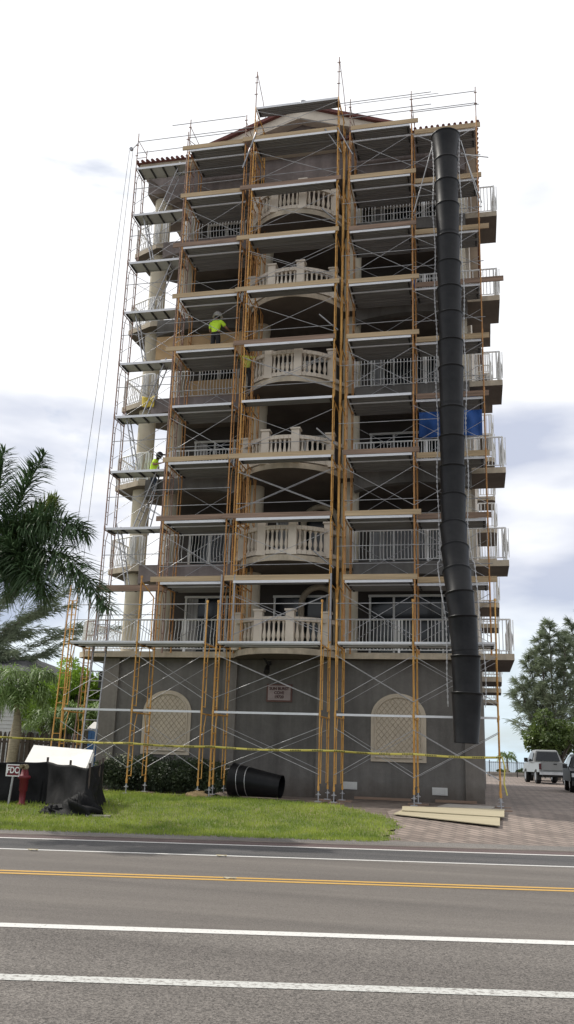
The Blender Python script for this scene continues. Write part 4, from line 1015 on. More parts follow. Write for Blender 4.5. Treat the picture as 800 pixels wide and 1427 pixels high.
# casuarinas
def wisp(m_, a, b, n, r, spread, ln, w=.013, mi=0, hang=.5):
    a, b = V(a), V(b); d = (b-a)
    for i in range(n):
        t = r.random()**.8; p = a+d*t+rv(r)*spread*(1.1-.6*t); dd = (d.normalized()*r.uniform(.4, 1.1)+rv(r)*.55+V((0, 0, -hang*.6*r.random()))).normalized()
        L_ = ln*r.uniform(.5, 1.3); s_ = dd.cross(rv(r)).normalized()*w
        m_.add([p-s_, p+s_, p+dd*L_*.6+s_*.8-V((0, 0, .06*L_)), p+dd*L_-V((0, 0, .2*L_))], [(0, 1, 2, 3)], mi)
def casuarina(label, cx, cy, trunks, branches, seed, n, spread, ln, w):
    r = random.Random(seed); z0 = zg(cx, cy); T = thing('casuarina_tree', label, 'tree', (cx, cy, z0)); tm = MB(); cm = MB()
    for pts, rs_ in trunks: tm.path(pts, rs_, 8)
    for a, b, k in branches:
        a, b = V(a), V(b); mid = (a+b)/2-V((0, 0, .03*(b-a).length)); tm.path([a, mid, b], [.05, .03, .01], 5)
        wisp(cm, a.lerp(b, .25), b, int(n*k), r, spread*k, ln, w)
        for q in range(5):
            t = r.uniform(.25, .9); p = a.lerp(b, t); e = p+((b-a).normalized()*r.uniform(.3, 1)+rv(r)*.7).normalized()*(b-a).length*.35
            tm.path([p, e], [.02, .006], 4); wisp(cm, p, e, int(n*k*.35), r, spread*k*.7, ln, w)
    tm.build('trunk', M['bark'], T); cm.build('crown', M['needle'], T)
rc = random.Random(77)
br = []
for a, b, k in (((-26, 18, 5.2), (-18.4, 19.6, 10.2), 1), ((-26, 18, 4.2), (-17.6, 19.8, 8.3), .9), ((-25, 18, 6.5), (-20.2, 19, 11.4), 1), ((-26, 18, 7.5), (-22, 18.5, 12.2), 1), ((-26, 18, 3.8), (-18.8, 19.4, 6.9), .8), ((-25, 18, 6), (-20, 20, 9.2), .9), ((-26, 18, 5), (-21, 19, 8), .9), ((-25, 18, 5), (-21.5, 19, 10), 1), ((-26, 18, 4), (-21, 18, 6.5), .8)): br.append((a, b, k))
casuarina('wispy grey green casuarina with sweeping branches behind the big palm, left edge', -26, 18, [([(-26, 18, .3), (-26, 18, 6), (-25.6, 18.2, 12)], [.3, .22, .08])], br, 5, 620, .42, .5, .013)
def upright(tx, ty, leaders, seed):
    r = random.Random(seed); out = []; trs = []
    for dx, dy, z0, z1, sp in leaders:
        trs.append(([(tx, ty, .3 if dx == 0 else z0*.6), (tx+dx*.7, ty+dy*.7, z0+(z1-z0)*.3), (tx+dx, ty+dy, z1)], [.25 if dx == 0 else .1, .1, .02]))
        n_ = int((z1-z0)*3.2)
        for i in range(n_):
            t = i/n_; z = z0+(z1-z0)*t; a = i*2.4+dx; L_ = sp*(1.05-.85*t)*r.uniform(.55, 1.2); k = min(1, .4+t)
            out.append(((tx+dx*k, ty+dy*k, z), (tx+dx*k+math.cos(a)*L_, ty+dy*k+math.sin(a)*L_*.8, z+L_*r.uniform(.7, 1.5)), .62))
    return trs, out
tx, ty = 10.2, 57
trs, br = upright(tx, ty, [(0, 0, 3.2, 14.0, 1.9), (-1.9, .3, 4.0, 11.2, 1.3), (-.9, -.4, 4, 12.8, 1.4), (1.3, .3, 4, 12.6, 1.5), (-2.9, 0, 4, 8.6, 1.1)], 5)
br += [((tx, ty, 4), (6.3, 56, 5.2), .6), ((tx, ty, 4.5), (6.8, 56.5, 6.6), .6), ((tx, ty, 3.6), (7.2, 56.5, 4.4), .6), ((tx-1, ty, 5), (7.4, 56.5, 8.4), .6)]
casuarina('tall wispy casuarina right of the building, behind the silver pickup', tx, ty, trs, br, 8, 85, .25, .66, .015)
tx2 = 13.8
trs, br = upright(tx2, 59, [(0, 0, 3, 15.2, 2.2), (-1.5, .3, 4, 14.3, 1.4), (1.6, .3, 4, 13, 1.5)], 6)
casuarina('taller wispy casuarina cut by the right edge of the photo', tx2, 59, trs, br, 9, 95, .27, .66, .015)
bush_tree('sea_grape_tree', 'rounded dark green sea grape tree behind the silver pickup', 9.6, 45.5, ccl(9.5, 45.5, 3.7, 2.4, 1.2, 1.5, 34, .62, 13), 190, .24, .1, 'seagrape', seed=14, r0=.12)
# little palm by the beach fence
z0 = zg(6.2, 60); T = thing('palm_tree', 'tiny distant palm by the beach fence beside the last scaffold leg', 'palm tree', (6.2, 60, z0)); m_ = MB(); m_.path([(6.2, 60, z0-.1), (6.15, 60, 1.9)], [.12, .08], 8); m_.build('trunk', M['bark2'], T)
for j in range(11):
    a = j*2.4; h_ = V((6.15, 60, 1.9)); m_ = MB(); L_ = .95; e = .6+.4*(j % 2)
    frond(m_, [h_, h_+V((math.cos(a)*L_*.5, math.sin(a)*L_*.5, e)), h_+V((math.cos(a)*L_, math.sin(a)*L_, e-.9))], 26, .35, rp_, .025, 0, hang=.6); m_.build('frond', [M['leafpalm'], M['leafyellow']], T)
for i, (x, y, s_) in enumerate(((7.5, 61.5, .5), (9.0, 62, .6), (5.7, 61.2, .35), (11.5, 62, .7))):
    cs = ccl(x, y, .7, s_*1.6, .4, s_*.4, 8, s_*.5, 30+i); T = thing('beach_shrub', ('low shrub behind the beach fence by the small pale car', 'low shrub behind the beach fence hidden mostly by the pickup', 'low shrub behind the beach fence next to the tiny palm', 'low shrub behind the beach fence far right')[i], 'shrub', (x, y, zg(x, y)))
    m_ = MB(); clumps(m_, cs, 150, .18, .06, rp_); m_.build('foliage', M['seagrape'], T)
# hedge: individual shrubs merged in growth, four plants
hlab = ['leftmost dark hedge shrub under the left arched panel, with pale flowering tips', 'second hedge shrub from the left under the arched panel', 'third hedge shrub from the left under the arched panel', 'rightmost hedge shrub, beside the yellow scaffold legs and sandbag']
for i, (x, y) in enumerate(((-7.1, 1.3), (-6.0, 1.25), (-4.9, 1.2), (-3.95, 1.2))):
    T = thing('hedge_shrub', hlab[i], 'shrub', (x, y, zg(x, y)), 'dark hedge shrubs under the arched panel'); m_ = MB()
    for q in range(6):
        a = q*1.1+i; m_.path([(x, y, .35), (x+.4*math.cos(a), y+.3*math.sin(a), 1.1)], [.02, .008], 5)
    m_.build('stem', M['bark'], T)
    r = random.Random(50+i); cs = [((x+r.uniform(-.5, .5), y+r.uniform(-.38, .38), r.uniform(.65, 1.22)), r.uniform(.26, .4)) for _ in range(16)]
    m_ = MB(); clumps(m_, cs, 420, .075, .026, r, flat=.9, shell=.2)
    if i == 0: clumps(m_, [((x+r.uniform(-.4, .5), y+r.uniform(-.4, .1), r.uniform(1.1, 1.5)), .14) for _ in range(9)], 30, .07, .025, r, 1)
    m_.build('foliage', [M['leafhedge'], M['leafflower']], T)
T = thing('low_plant', 'low green weeds at the foot of the far left tree trunks behind the black fence', 'plant', (-9.6, -2.2, .4)); m_ = MB(); clumps(m_, ccl(-9.7, -2.2, .55, .8, .3, .15, 8, .25, 77), 120, .16, .03, rp_); m_.build('foliage', M['leafpalm'], T)

# ------------------------------------------------------------------ background left
def picket_fence(x0, y0, x1, y1, h, name, label):
    T = thing(name, label, 'fence', ((x0+x1)/2, (y0+y1)/2, zg((x0+x1)/2, (y0+y1)/2))); L_ = math.hypot(x1-x0, y1-y0); dx, dy = (x1-x0)/L_, (y1-y0)/L_; n = int(L_/.17); m_ = MB(); r = random.Random(4); a = math.atan2(dy, dx)
    for i in range(n):
        x, y = x0+dx*L_*i/n, y0+dy*L_*i/n; g_ = zg(x, y); hh = h+r.uniform(-.03, .03); w_ = .062; k = len(m_.v)
        pr = [(-w_, 0), (w_, 0), (w_, hh-.12), (w_*.3, hh), (-w_*.3, hh), (-w_, hh-.12)]
        vs = [(x+dx*q, y+dy*q, g_+z) for q, z in pr]+[(x+dx*q-dy*.02, y+dy*q+dx*.02, g_+z) for q, z in pr]
        m_.add(vs, [(0, 1, 2, 3, 4, 5), (11, 10, 9, 8, 7, 6)]+[((q+1) % 6, q, q+6, (q+1) % 6+6) for q in range(6)])
    m_.build('pickets', M['fencewood'], T); m_ = MB()
    for z in (.4, h-.35): m_.tube((x0-dy*.05, y0+dx*.05, .42+z), (x1-dy*.05, y1+dx*.05, .42+z), .04, 4)
    m_.build('rail', M['fencewood'], T); m_ = MB()
    for i in range(int(L_/2.4)+1):
        x, y = x0+dx*2.4*i-dy*.1, y0+dy*2.4*i+dx*.1; m_.box(x-.05, x+.05, y-.05, y+.05, .3, .42+h+.02)
    m_.build('post', M['fencewood'], T)
picket_fence(-19, 3.2, -8.2, 5.6, 1.72, 'picket_fence', 'weathered dark wooden picket fence left of the building')
H = thing('house', 'pale clapboard neighbouring house behind the small palm at the left edge', 'house', (-20, 18, .42))
m_ = MB(); m_.box(-30, -18.6, 15.5, 26, .3, 5.3, rot=0)
for k in range(26): m_.box(-30.02, -18.58, 15.47, 26.02, .4+k*.19, .4+k*.19+.012)
m_.build('wall', M['siding'], H); m_ = MB(); m_.add([(-30.4, 15.1, 5.3), (-18.2, 15.1, 5.3), (-18.2, 26.4, 5.3), (-30.4, 26.4, 5.3), (-27, 20.7, 6.6), (-21, 20.7, 6.6)], [(0, 1, 5, 4), (1, 2, 5), (2, 3, 4, 5), (3, 0, 4), (3, 2, 1, 0)]); m_.build('roof', M['darkroof'], H)
H = thing('garage', 'low pale outbuilding glimpsed between the yellow legs and the building corner', 'shed', (-13.4, 17, .42))
m_ = MB(); m_.box(-17.5, -12.2, 16.5, 22, .3, 2.9); 
for k in range(13): m_.box(-17.52, -12.18, 16.47, 22.02, .45+k*.19, .45+k*.19+.012)
m_.build('wall', M['siding'], H); m_ = MB(); m_.box(-17.9, -11.8, 16.1, 22.4, 2.9, 3.05); m_.build('roof', M['darkroof'], H)
T = thing('portable_toilet', 'blue portable cabin with a white roof half hidden by the building corner', 'portable toilet', (-9.35, 5.6, .42)); m_ = MB(); m_.box(-9.82, -8.75, 5.15, 6.2, .43, 2.35)
for k in range(5): m_.box(-9.78+k*.21, -9.7+k*.21, 5.13, 5.16, .6, 2.2)
m_.build('cabin', M['blue'], T); m_ = MB(); m_.add([(-9.86, 5.1, 2.35), (-8.7, 5.1, 2.35), (-8.7, 6.25, 2.35), (-9.86, 6.25, 2.35), (-9.7, 5.3, 2.6), (-8.9, 5.3, 2.6), (-8.9, 6.0, 2.6), (-9.7, 6.0, 2.6)], [(0, 1, 5, 4), (1, 2, 6, 5), (2, 3, 7, 6), (3, 0, 4, 7), (4, 5, 6, 7), (3, 2, 1, 0)]); m_.build('roof', M['whiteboard'], T)
# background right: fence, low wall
T = thing('metal_fence', 'thin dark metal fence at the beach end of the paved drive', 'fence', (8, 52, .42)); m_ = MB()
yf = 52
for i in range(60): m_.tube((4.6+i*.16, yf, .45), (4.6+i*.16, yf, 1.62), .009, 4)
m_.build('pickets', M['metalfence'], T); m_ = MB(); m_.tube((4.5, yf, 1.55), (14.2, yf, 1.55), .018, 4); m_.tube((4.5, yf, .6), (14.2, yf, .6), .018, 4); m_.build('rail', M['metalfence'], T)
for i in range(5): m_ = MB(); m_.box(4.55+i*2.2, 4.62+i*2.2, yf-.035, yf+.035, .4, 1.75); m_.build('post', M['metalfence'], T)
m_ = MB(); m_.box(4.4, 15, 54, 54.25, .3, .78); single(m_, 'low_wall', M['concrete'], 'pale low wall behind the metal fence at the end of the drive', 'wall', (9, 54.1, .42))

# ------------------------------------------------------------------ vehicles
def wheel(parent, x, y, z, r=.36, w=.24):
    m_ = MB(); n = 20
    m_.path([(x-w/2, y, z), (x-w/2+.03, y, z), (x+w/2-.03, y, z), (x+w/2, y, z)], [r-.03, r, r, r-.03], n); t = m_.build('wheel', M['tyre'], parent)
    m_ = MB(); m_.path([(x-w/2-.006, y, z), (x+w/2+.006, y, z)], [r*.58]*2, 14); m_.build('rim', M['rim'], t)
def car_body(m_, prof, x0, x1, tuck=.12, zt=1.0):
    # prof: side outline in (y, z); upper points lean inwards
    n = len(prof); cx = (x0+x1)/2
    def X(x, z): 
        k = max(0, z-zt); return x+(tuck*k/.6)*(1 if x < cx else -1)
    rows = []
    for x, ins in ((x0, .0), (x0+.05, .04), (x1-.05, .04), (x1, .0)):
        cyy = sum(p[0] for p in prof)/n; czz = sum(p[1] for p in prof)/n; row = []
        for y, z in prof:
            s_ = .97 if x in (x0, x1) else 1; row.append((X(x, z), cyy+(y-cyy)*s_, czz+(z-czz)*s_))
        rows.append(row)
    vs = [p for r_ in rows for p in r_]
    m_.add(vs, [(k*n+i, k*n+(i+1) % n, (k+1)*n+(i+1) % n, (k+1)*n+i) for k in range(3) for i in range(n)]+[tuple(range(n))[::-1], tuple(range(3*n, 4*n))])
def glassq(m_, q, off=.004): m_.add(q, [(0, 1, 2, 3)], 0)
g0 = .42
K = thing('pickup_truck', 'silver pickup truck seen from behind, parked on the pavers under the trees', 'pickup truck', (8.0, 33.8, g0))
y0 = 31.0
m_ = MB(); car_body(m_, [(y0, g0+.55), (y0, g0+1.12), (y0+1.9, g0+1.12), (y0+1.9, g0+1.15), (y0+4.1, g0+1.16), (y0+5.4, g0+1.05), (y0+5.5, g0+.5)], 7.05, 8.95)
m_.build('body', M['silver'], K)
m_ = MB(); car_body(m_, [(y0+1.92, g0+1.1), (y0+2.0, g0+1.2), (y0+2.25, g0+1.82), (y0+2.5, g0+1.88), (y0+3.4, g0+1.86), (y0+4.1, g0+1.15)], 7.12, 8.88, .2, g0+1.15); m_.build('cab', M['silver'], K)
m_ = MB(); m_.box(7.30, 8.7, y0-.052, y0-.046, g0+.66, g0+.68); m_.build('trim', M['plastic'], K)
m_ = MB(); m_.add([(7.26, y0+1.90, g0+1.20), (8.74, y0+1.90, g0+1.20), (8.60, y0+2.13, g0+1.76), (7.40, y0+2.13, g0+1.76)], [(0, 1, 2, 3)]); m_.build('rear_window', M['glass'], K)
m_ = MB(); m_.add([(7.085, y0+3.9, g0+1.2), (7.1, y0+2.3, g0+1.2), (7.24, y0+2.5, g0+1.72), (7.24, y0+3.4, g0+1.72)], [(0, 1, 2, 3)]); m_.build('side_window', M['glass'], K)
m_ = MB(); m_.box(7.22, 8.78, y0-.03, y0+.02, g0+.62, g0+1.13); m_.box(7.3, 8.7, y0-.045, y0-.02, g0+.68, g0+.9); tg = m_.build('tailgate', M['silver'], K); m_ = MB(); m_.box(7.92, 8.12, y0-.055, y0-.03, g0+1.0, g0+1.07); m_.build('handle', M['plastic'], tg)
for x in (7.13, 8.87): m_ = MB(); m_.box(x-.07, x+.07, y0-.035, y0+.05, g0+.72, g0+1.06); m_.build('tail_light', M['redlamp'], K)
m_ = MB(); m_.box(7.1, 8.9, y0-.16, y0+.02, g0+.42, g0+.58); m_.build('bumper', M['bumper'], K)
m_ = MB(); m_.box(7.3, 8.7, y0+.1, y0+5, g0+.32, g0+.56); m_.tube((7.3, y0+1, g0+.36), (8.7, y0+1, g0+.36), .09, 8); m_.build('underside', M['plastic'], K)
for x in (7.17, 8.83):
    for y in (y0+1.0, y0+4.4): wheel(K, x, y, g0+.42, .42, .28)
    m_ = MB(); m_.box(x-.13 if x < 8 else x-.1, x+.1 if x < 8 else x+.13, y0+.5, y0+.56, g0+.22, g0+.5); m_.build('mud_flap', M['plastic'], K)
for x, s_ in ((6.95, -1), (9.05, 1)): m_ = MB(); m_.box(x-.11, x+.11, y0+3.5, y0+3.6, g0+1.12, g0+1.38); m_.build('side_mirror', M['plastic'], K)
K.rotation_euler.z = R(8)
for o_ in K.children:
    if o_.name.split('.')[0] not in ('wheel', 'mud_flap'): o_.location.z += .12
def suv(x0, y0, label, mk, facing, name='parked_car'):
    K = thing(name, label, 'car', (x0+.92, y0+2.2, g0)); f = (lambda y: y0+y) if facing > 0 else (lambda y: y0+4.5-y)
    prof = [(f(0), g0+.45), (f(.02), g0+.75), (f(.12), g0+.92), (f(1.15), g0+1.05), (f(3.9), g0+1.1), (f(4.45), g0+1.0), (f(4.5), g0+.45)]
    m_ = MB(); car_body(m_, prof, x0, x0+1.84, .12, g0+.9); m_.build('body', M[mk], K)
    prof = [(f(1.0), g0+1.0), (f(1.75), g0+1.56), (f(2.1), g0+1.66), (f(3.7), g0+1.66), (f(4.2), g0+1.5), (f(4.4), g0+1.02)]
    m_ = MB(); car_body(m_, prof, x0+.06, x0+1.78, .26, g0+1.02); m_.build('cabin', M[mk], K)
    m_ = MB(); e = -.05 if facing > 0 else .05
    m_.add([(x0+.22, f(1.08)+e, g0+1.07), (x0+1.62, f(1.08)+e, g0+1.07), (x0+1.48, f(1.72)+e, g0+1.55), (x0+.36, f(1.72)+e, g0+1.55)], [(0, 1, 2, 3)]); m_.build('windshield', M['glass'], K)
    for sx in (0, 1):
        xx = [x0+.085, x0+1.755][sx]; xt = [x0+.27, x0+1.57][sx]; o_ = (-.03, .03)[sx]
        m_ = MB(); m_.add([(xx+o_, f(1.45), g0+1.1), (xx+o_, f(4.1), g0+1.1), (xt+o_, f(3.8), g0+1.55), (xt+o_, f(1.95), g0+1.55)], [(0, 1, 2, 3)]); m_.build('side_window', M['glass'], K)
        m_ = MB(); xm = (x0-.1, x0+1.94)[sx]; m_.box(xm-.1, xm+.1, min(f(1.5), f(1.6)), max(f(1.5), f(1.6)), g0+1.02, g0+1.2); m_.build('side_mirror', M['plastic'], K)
        m_ = MB(); xl = (x0+.22, x0+1.62)[sx]; m_.box(xl-.17, xl+.17, min(f(-.03), f(.1)), max(f(-.03), f(.1)), g0+.66, g0+.82); m_.build('headlight' if facing > 0 else 'tail_light', M['bumper' if facing > 0 else 'redlamp'], K)
        for yy in (.85, 3.6): wheel(K, (x0+.12, x0+1.72)[sx], f(yy), g0+.35, .35, .22)
    m_ = MB(); m_.box(x0+.05, x0+1.79, min(f(-.06), f(.1)), max(f(-.06), f(.1)), g0+.3, g0+.5); m_.build('bumper', M['plastic'], K)
    m_ = MB(); m_.box(x0+.5, x0+1.34, min(f(-.02), f(.05)), max(f(-.02), f(.05)), g0+.6, g0+.78); m_.build('grille', M['bumper'], K)
    m_ = MB(); m_.box(x0+.62, x0+1.22, min(f(-.075), f(-.06)), max(f(-.075), f(-.06)), g0+.52, g0+.62); m_.build('number_plate', M['signwhite'], K)
suv(8.05, 16.2, 'dark car at the right edge, nearest the camera on the paved drive', 'darkcar', 1)
suv(7.3, 39.2, 'dark small car half hidden behind the left side of the silver pickup', 'darkcar', -1)

# fallen leaves
for (u_, v_, lab) in ((-.62, 12.94, 'pale dry leaf lying on the double yellow line'), (-4.0, 15.6, 'pale dry leaf lying on the far white road line, left side'), (-.9, 15.62, 'pale dry leaf lying on the far white road line, near the middle')):
    x, y = uv_xy(u_, v_); m_ = MB(); k = 10; vs = [(x+.09*math.cos(2*math.pi*i/k)*(1+.3*math.sin(i*2.3)), y+.045*math.sin(2*math.pi*i/k), .012+.02*math.sin(i*1.3)**2) for i in range(k)]+[(x, y, .03)]
    m_.add(vs, [(i, (i+1) % k, k) for i in range(k)]); o = single(m_, 'fallen_leaf', M['plypale'], lab, 'leaf', (x, y, .01), 'dry leaves on the road'); o.modifiers.new('thickness', 'SOLIDIFY').thickness = .003

# ------------------------------------------------------------------ people
def skinned(name, pts, edges, m, parent, root=0, sub=2, off=(0, 0, 0)):
    me = bpy.data.meshes.new(name); me.from_pydata([V(p[0])-V(off) for p in pts], edges, []); o = bpy.data.objects.new(name, me); COL.objects.link(o)
    md = o.modifiers.new('skin', 'SKIN'); md.use_smooth_shade = True; md.branch_smoothing = .6
    if not me.skin_vertices: 
        pass
    for i, p in enumerate(pts):
        sv = me.skin_vertices[0].data[i]; r_ = p[1]; sv.radius = r_ if isinstance(r_, tuple) else (r_, r_); sv.use_root = i == root
    s_ = o.modifiers.new('sub', 'SUBSURF'); s_.levels = sub; s_.render_levels = sub; me.materials.append(m)
    if parent: o.parent = parent
    return o
def person(label, loc, yaw, pose, shirt, trousers, hat, hatm):
    T = thing('person', label, 'person', loc, None, yaw)
    J = dict(pel=(0, 0, .95), wai=(0, 0, 1.1), che=(0, -.02, 1.32), nec=(0, -.01, 1.48), nk2=(0, .0, 1.55), hed=(0, .01, 1.63), hd2=(0, .01, 1.73),
             shL=(-.19, 0, 1.42), elL=(-.3, .1, 1.17), wrL=(-.25, .33, 1.12), haL=(-.23, .41, 1.12), shR=(.19, 0, 1.42), elR=(.3, .1, 1.17), wrR=(.25, .33, 1.12), haR=(.23, .41, 1.12),
             hiL=(-.1, 0, .9), knL=(-.11, .02, .5), anL=(-.11, 0, .09), toL=(-.12, .17, .04), hiR=(.1, 0, .9), knR=(.11, .02, .5), anR=(.11, 0, .09), toR=(.12, .17, .04))
    J.update(pose)
    Rd = dict(pel=.145, wai=.15, che=(.185, .13), nec=.065, nk2=.055, hed=(.075, .09), hd2=(.07, .085), shL=.065, elL=.045, wrL=.028, haL=(.035, .02), shR=.065, elR=.045, wrR=.028, haR=(.035, .02), hiL=.09, knL=.06, anL=.04, toL=.035, hiR=.09, knR=.06, anR=.04, toR=.035)
    names = list(J); E_ = [('pel', 'wai'), ('wai', 'che'), ('che', 'nec'), ('nec', 'nk2'), ('nk2', 'hed'), ('hed', 'hd2'), ('che', 'shL'), ('shL', 'elL'), ('elL', 'wrL'), ('wrL', 'haL'), ('che', 'shR'), ('shR', 'elR'), ('elR', 'wrR'), ('wrR', 'haR'), ('pel', 'hiL'), ('hiL', 'knL'), ('knL', 'anL'), ('anL', 'toL'), ('pel', 'hiR'), ('hiR', 'knR'), ('knR', 'anR'), ('anR', 'toR')]
    pts = [(J[n], Rd[n]) for n in names]; ed = [(names.index(a), names.index(b)) for a, b in E_]
    # fingers and nose, ears grown from the same body
    for s_, w in (('L', -1), ('R', 1)):
        wr, ha = V(J['wr'+s_]), V(J['ha'+s_]); d = (ha-wr).normalized(); sd = d.cross(V((0, 0, 1))).normalized()
        for k in range(4):
            a = len(pts); f0 = ha+sd*(k-1.5)*.02+d*.03; L_ = (.05, .065, .06, .045)[k]
            pts += [(f0, .009), (f0+d*L_*.6-V((0, 0, .01)), .008), (f0+d*L_-V((0, 0, .035)), .007)]; ed += [(names.index('ha'+s_), a), (a, a+1), (a+1, a+2)]
        a = len(pts); f0 = wr+d*.04-sd*w*.035; pts += [(f0, .011), (f0+d*.04-sd*w*.02, .009)]; ed += [(names.index('wr'+s_), a), (a, a+1)]
    hd = V(J['hed']); fw_ = V((0, 1, 0))
    a = len(pts); pts += [(hd+fw_*.1, .016)]; ed += [(names.index('hed'), a)]
    skinned('body', pts, ed, M['skin'], T, 0, 1)
    def cloth(nm, ks, es, inc, mt, root):
        p_ = [(J[k], tuple(x+inc for x in Rd[k]) if isinstance(Rd[k], tuple) else Rd[k]+inc) for k in ks]
        return skinned(nm, p_, [(ks.index(a), ks.index(b)) for a, b in es], mt, T, root, 2)
    # upper arm ends for a short sleeve
    for s_ in 'LR':
        J['sl'+s_] = tuple(V(J['sh'+s_]).lerp(V(J['el'+s_]), .8)); Rd['sl'+s_] = .052
        J['ak'+s_] = tuple(V(J['kn'+s_]).lerp(V(J['an'+s_]), .93)); Rd['ak'+s_] = .05
    J['hem'] = tuple(V(J['pel'])+V((0, 0, -.02))); Rd['hem'] = .155
    cloth('shirt', ['hem', 'wai', 'che', 'nec', 'shL', 'slL', 'shR', 'slR'], [('hem', 'wai'), ('wai', 'che'), ('che', 'nec'), ('che', 'shL'), ('shL', 'slL'), ('che', 'shR'), ('shR', 'slR')], .022, shirt, 0)
    cloth('trousers', ['pel', 'wai', 'hiL', 'knL', 'akL', 'hiR', 'knR', 'akR'], [('pel', 'wai'), ('pel', 'hiL'), ('hiL', 'knL'), ('knL', 'akL'), ('pel', 'hiR'), ('hiR', 'knR'), ('knR', 'akR')], .016, trousers, 0)
    for s_ in 'LR': skinned('boot', [(V(J['an'+s_])+V((0, -.02, .03)), .05), (V(J['an'+s_])+V((0, -.02, -.04)), .045), (J['to'+s_], .04)], [(0, 1), (1, 2)], M['boot'], T, 0, 1)
    h = V(J['hd2']); m_ = MB()
    if hat == 'helmet':
        m_.lathe([(.185, h.z-.04), (.18, h.z-.02), (.155, h.z-.01), (.15, h.z+.06), (.13, h.z+.12), (.08, h.z+.16), (.012, h.z+.18)], h.x, h.y, 20); m_.tube((h.x, h.y-.12, h.z+.1), (h.x, h.y+.12, h.z+.1), .02, 6)
        o = m_.build('hard_hat', hatm, None); o.parent = T
    else:
        m_.lathe([(.108, h.z-.05), (.112, h.z-.02), (.105, h.z+.05), (.06, h.z+.09), (.01, h.z+.1)], h.x, h.y, 18); m_.box(h.x-.07, h.x+.07, h.y+.08, h.y+.2, h.z-.01, h.z+.005)
        o = m_.build('cap', hatm, None); o.parent = T
    m_ = MB(); m_.lathe([(.05, h.z-.16), (.09, h.z-.13), (.106, h.z-.06), (.106, h.z+.03), (.02, h.z+.06)], h.x, h.y-.026, 16); o = m_.build('hair', M['hair'], None); o.parent = T
    return T
p1 = person('worker seen from behind in a lime shirt and white hard hat on a scaffold deck', (-4.36, .85, 14.805), R(-12), dict(haL=(-.2, .44, 1.2), haR=(.34, .42, 1.22), elR=(.34, .14, 1.2), wrR=(.34, .34, 1.2), hed=(0, .06, 1.6), hd2=(0, .07, 1.69)), M['hivis'], M['pants'], 'helmet', M['helmet'])
m_ = MB(); m_.box(-.1, .03, -.185, -.178, 1.385, 1.41); o = m_.build('printed_mark', M['reflect'], None); o.parent = p1; o.rotation_euler.y = R(-14); 
p2 = person('worker in yellow shirt and dark trousers half hidden left of a curved balcony', (-3.22, .95, 13.42), R(200), dict(elL=(-.38, .1, 1.38), wrL=(-.34, .15, 1.6), haL=(-.33, .15, 1.7), elR=(.36, .12, 1.38), wrR=(.34, .2, 1.58), haR=(.33, .2, 1.68), knL=(-.13, .16, .55), anL=(-.12, -.02, .2), toL=(-.12, .13, .16), anR=(.1, -.05, .05), toR=(.11, .12, .0)), M['hivis2'], M['pants'], 'cap', M['hair'])
p3 = person('worker in a bright lime shirt, dark cap and jeans climbing at the left corner column', (-6.62, 1.62, 10.0), R(-75), dict(che=(0, .05, 1.32), nec=(0, .1, 1.47), nk2=(0, .13, 1.53), hed=(0, .18, 1.6), hd2=(0, .19, 1.69), shL=(-.19, .06, 1.42), shR=(.19, .06, 1.42), elR=(.32, .02, 1.2), wrR=(.26, .3, 1.3), haR=(.25, .38, 1.33), elL=(-.3, .16, 1.2), knR=(.11, .16, .6), anR=(.11, .05, .25), toR=(.12, .22, .2)), M['hivis'], M['denim'], 'cap', M['cap'])
m_ = MB()
for s_ in (0, .4): m_.tube((-6.75, 1.5+s_, 8.82), (-6.3, 1.5+s_, 11.0), .024, 4)
for i in range(1, 8): m_.tube((-6.75+.45*i/8, 1.5, 8.82+2.18*i/8), (-6.75+.45*i/8, 1.9, 8.82+2.18*i/8), .014, 4)
single(m_, 'ladder', M['galv'], 'ladder the worker with the dark cap is standing on beside the corner column', 'ladder', (-6.5, 1.5, 8.82), 'aluminium ladders between the platforms of the left tower')

# ------------------------------------------------------------------ sky, sun, camera
SUN = V((-.66, .13, .76)).normalized()
w = bpy.data.worlds.new('World'); scene.world = w; w.use_nodes = True
n = w.node_tree.nodes; l = w.node_tree.links; n.clear()
out = n.new('ShaderNodeOutputWorld'); bg = n.new('ShaderNodeBackground'); bg2 = n.new('ShaderNodeBackground'); mxs = n.new('ShaderNodeMixShader')
sky = n.new('ShaderNodeTexSky'); sky.sky_type = 'NISHITA'; sky.sun_disc = False; sky.sun_elevation = math.asin(SUN.z); sky.sun_rotation = math.atan2(SUN.x, SUN.y)
l.new(sky.outputs[0], bg.inputs[0]); bg.inputs[1].default_value = .12
tc = n.new('ShaderNodeTexCoord'); mp = n.new('ShaderNodeMapping'); l.new(tc.outputs['Generated'], mp.inputs[0]); mp.inputs['Scale'].default_value = (1, 1, 2.4)
n1 = n.new('ShaderNodeTexNoise'); n1.inputs['Scale'].default_value = 2.3; n1.inputs['Detail'].default_value = 7; n1.inputs['Roughness'].default_value = .5; n1.inputs['Distortion'].default_value = .3; l.new(mp.outputs[0], n1.inputs[0])
n2 = n.new('ShaderNodeTexNoise'); n2.inputs['Scale'].default_value = 3.4; n2.inputs['Detail'].default_value = 5; n2.inputs['Roughness'].default_value = .45
mp2 = n.new('ShaderNodeMapping'); l.new(tc.outputs['Generated'], mp2.inputs[0]); mp2.inputs['Scale'].default_value = (1, 1, 3.2); mp2.inputs['Location'].default_value = (3.1, 1.7, .4); l.new(mp2.outputs[0], n2.inputs[0])
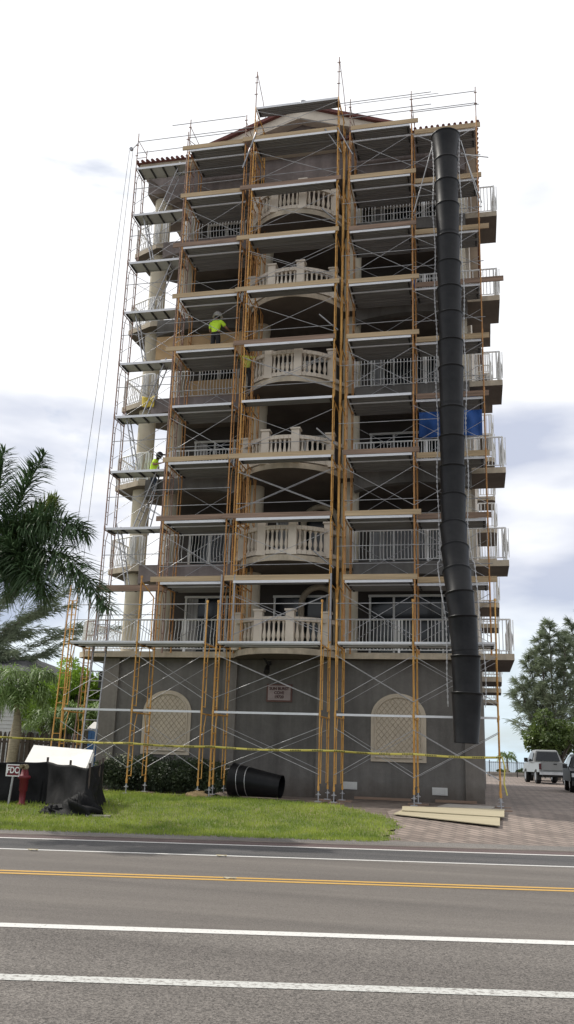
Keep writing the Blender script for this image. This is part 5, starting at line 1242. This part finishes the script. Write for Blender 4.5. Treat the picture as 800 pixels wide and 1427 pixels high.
# cloud brightness: white high up, lilac grey bases lower down
sep = n.new('ShaderNodeSeparateXYZ'); l.new(tc.outputs['Generated'], sep.inputs[0])
ramp = n.new('ShaderNodeValToRGB'); cr = ramp.color_ramp; cr.elements[0].position = .40; cr.elements[0].color = (.60, .65, .79, 1); cr.elements[1].position = .60; cr.elements[1].color = (1.12, 1.13, 1.16, 1)
hi = n.new('ShaderNodeValToRGB'); he = hi.color_ramp.elements
for pos, val in ((.0, .32), (.10, .26), (.17, .12), (.22, .06), (.29, .06), (.34, .12), (.42, .36), (1.0, .42)):
    e_ = he[0] if pos == 0 else (he[len(he)-1] if pos == 1 else he.new(pos)); e_.position = pos; e_.color = (val, val, val, 1)
l.new(sep.outputs[2], hi.inputs[0])
ad = n.new('ShaderNodeMath'); l.new(n2.outputs['Fac'], ad.inputs[0]); l.new(hi.outputs[0], ad.inputs[1]); sb = n.new('ShaderNodeMath'); sb.operation = 'SUBTRACT'; sb.inputs[1].default_value = .1; l.new(ad.outputs[0], sb.inputs[0]); l.new(sb.outputs[0], ramp.inputs[0])
tz = n.new('ShaderNodeValToRGB'); te = tz.color_ramp.elements; te[0].position = 0; te[0].color = (.66, .80, .88, 1); te[1].position = .2; te[1].color = (1, 1, 1, 1)
l.new(sep.outputs[2], tz.inputs[0]); tm_ = n.new('ShaderNodeMix'); tm_.data_type = 'RGBA'; tm_.blend_type = 'MULTIPLY'; tm_.inputs[0].default_value = 1
l.new(ramp.outputs[0], tm_.inputs[6]); l.new(tz.outputs[0], tm_.inputs[7]); l.new(tm_.outputs[2], bg2.inputs[0]); bg2.inputs[1].default_value = 1.0
r2 = n.new('ShaderNodeValToRGB'); r2.color_ramp.elements[0].position = .33; r2.color_ramp.elements[1].position = .43; l.new(n1.outputs['Fac'], r2.inputs[0])
l.new(r2.outputs[0], mxs.inputs[0]); l.new(bg.outputs[0], mxs.inputs[1]); l.new(bg2.outputs[0], mxs.inputs[2]); l.new(mxs.outputs[0], out.inputs[0])
sl = bpy.data.lights.new('sun', 'SUN'); sl.energy = 3.4; sl.angle = R(.8); sl.color = (1, .95, .87)
so = bpy.data.objects.new('sun', sl); COL.objects.link(so); so.rotation_euler = SUN.to_track_quat('Z', 'Y').to_euler()
cd = bpy.data.cameras.new('camera'); co = bpy.data.objects.new('camera', cd); COL.objects.link(co); scene.camera = co
cd.sensor_fit = 'VERTICAL'; cd.sensor_height = 36; cd.lens = 1239.52/1427*36; cd.clip_end = 12000; cd.clip_start = .1
fwd = V((SY*math.cos(PITCH), CY*math.cos(PITCH), math.sin(PITCH))); rt = V((CY, -SY, 0)); up = rt.cross(fwd)
rt2 = math.cos(ROLL)*rt+math.sin(ROLL)*up; up2 = -math.sin(ROLL)*rt+math.cos(ROLL)*up
co.matrix_world = Matrix(((rt2.x, up2.x, -fwd.x, CAM.x), (rt2.y, up2.y, -fwd.y, CAM.y), (rt2.z, up2.z, -fwd.z, CAM.z), (0, 0, 0, 1)))
vs_ = scene.view_settings; vs_.view_transform = 'Standard'; vs_.look = 'None'; vs_.exposure = 0; vs_.gamma = 1
scene.render.resolution_x = 574; scene.render.resolution_y = 1024
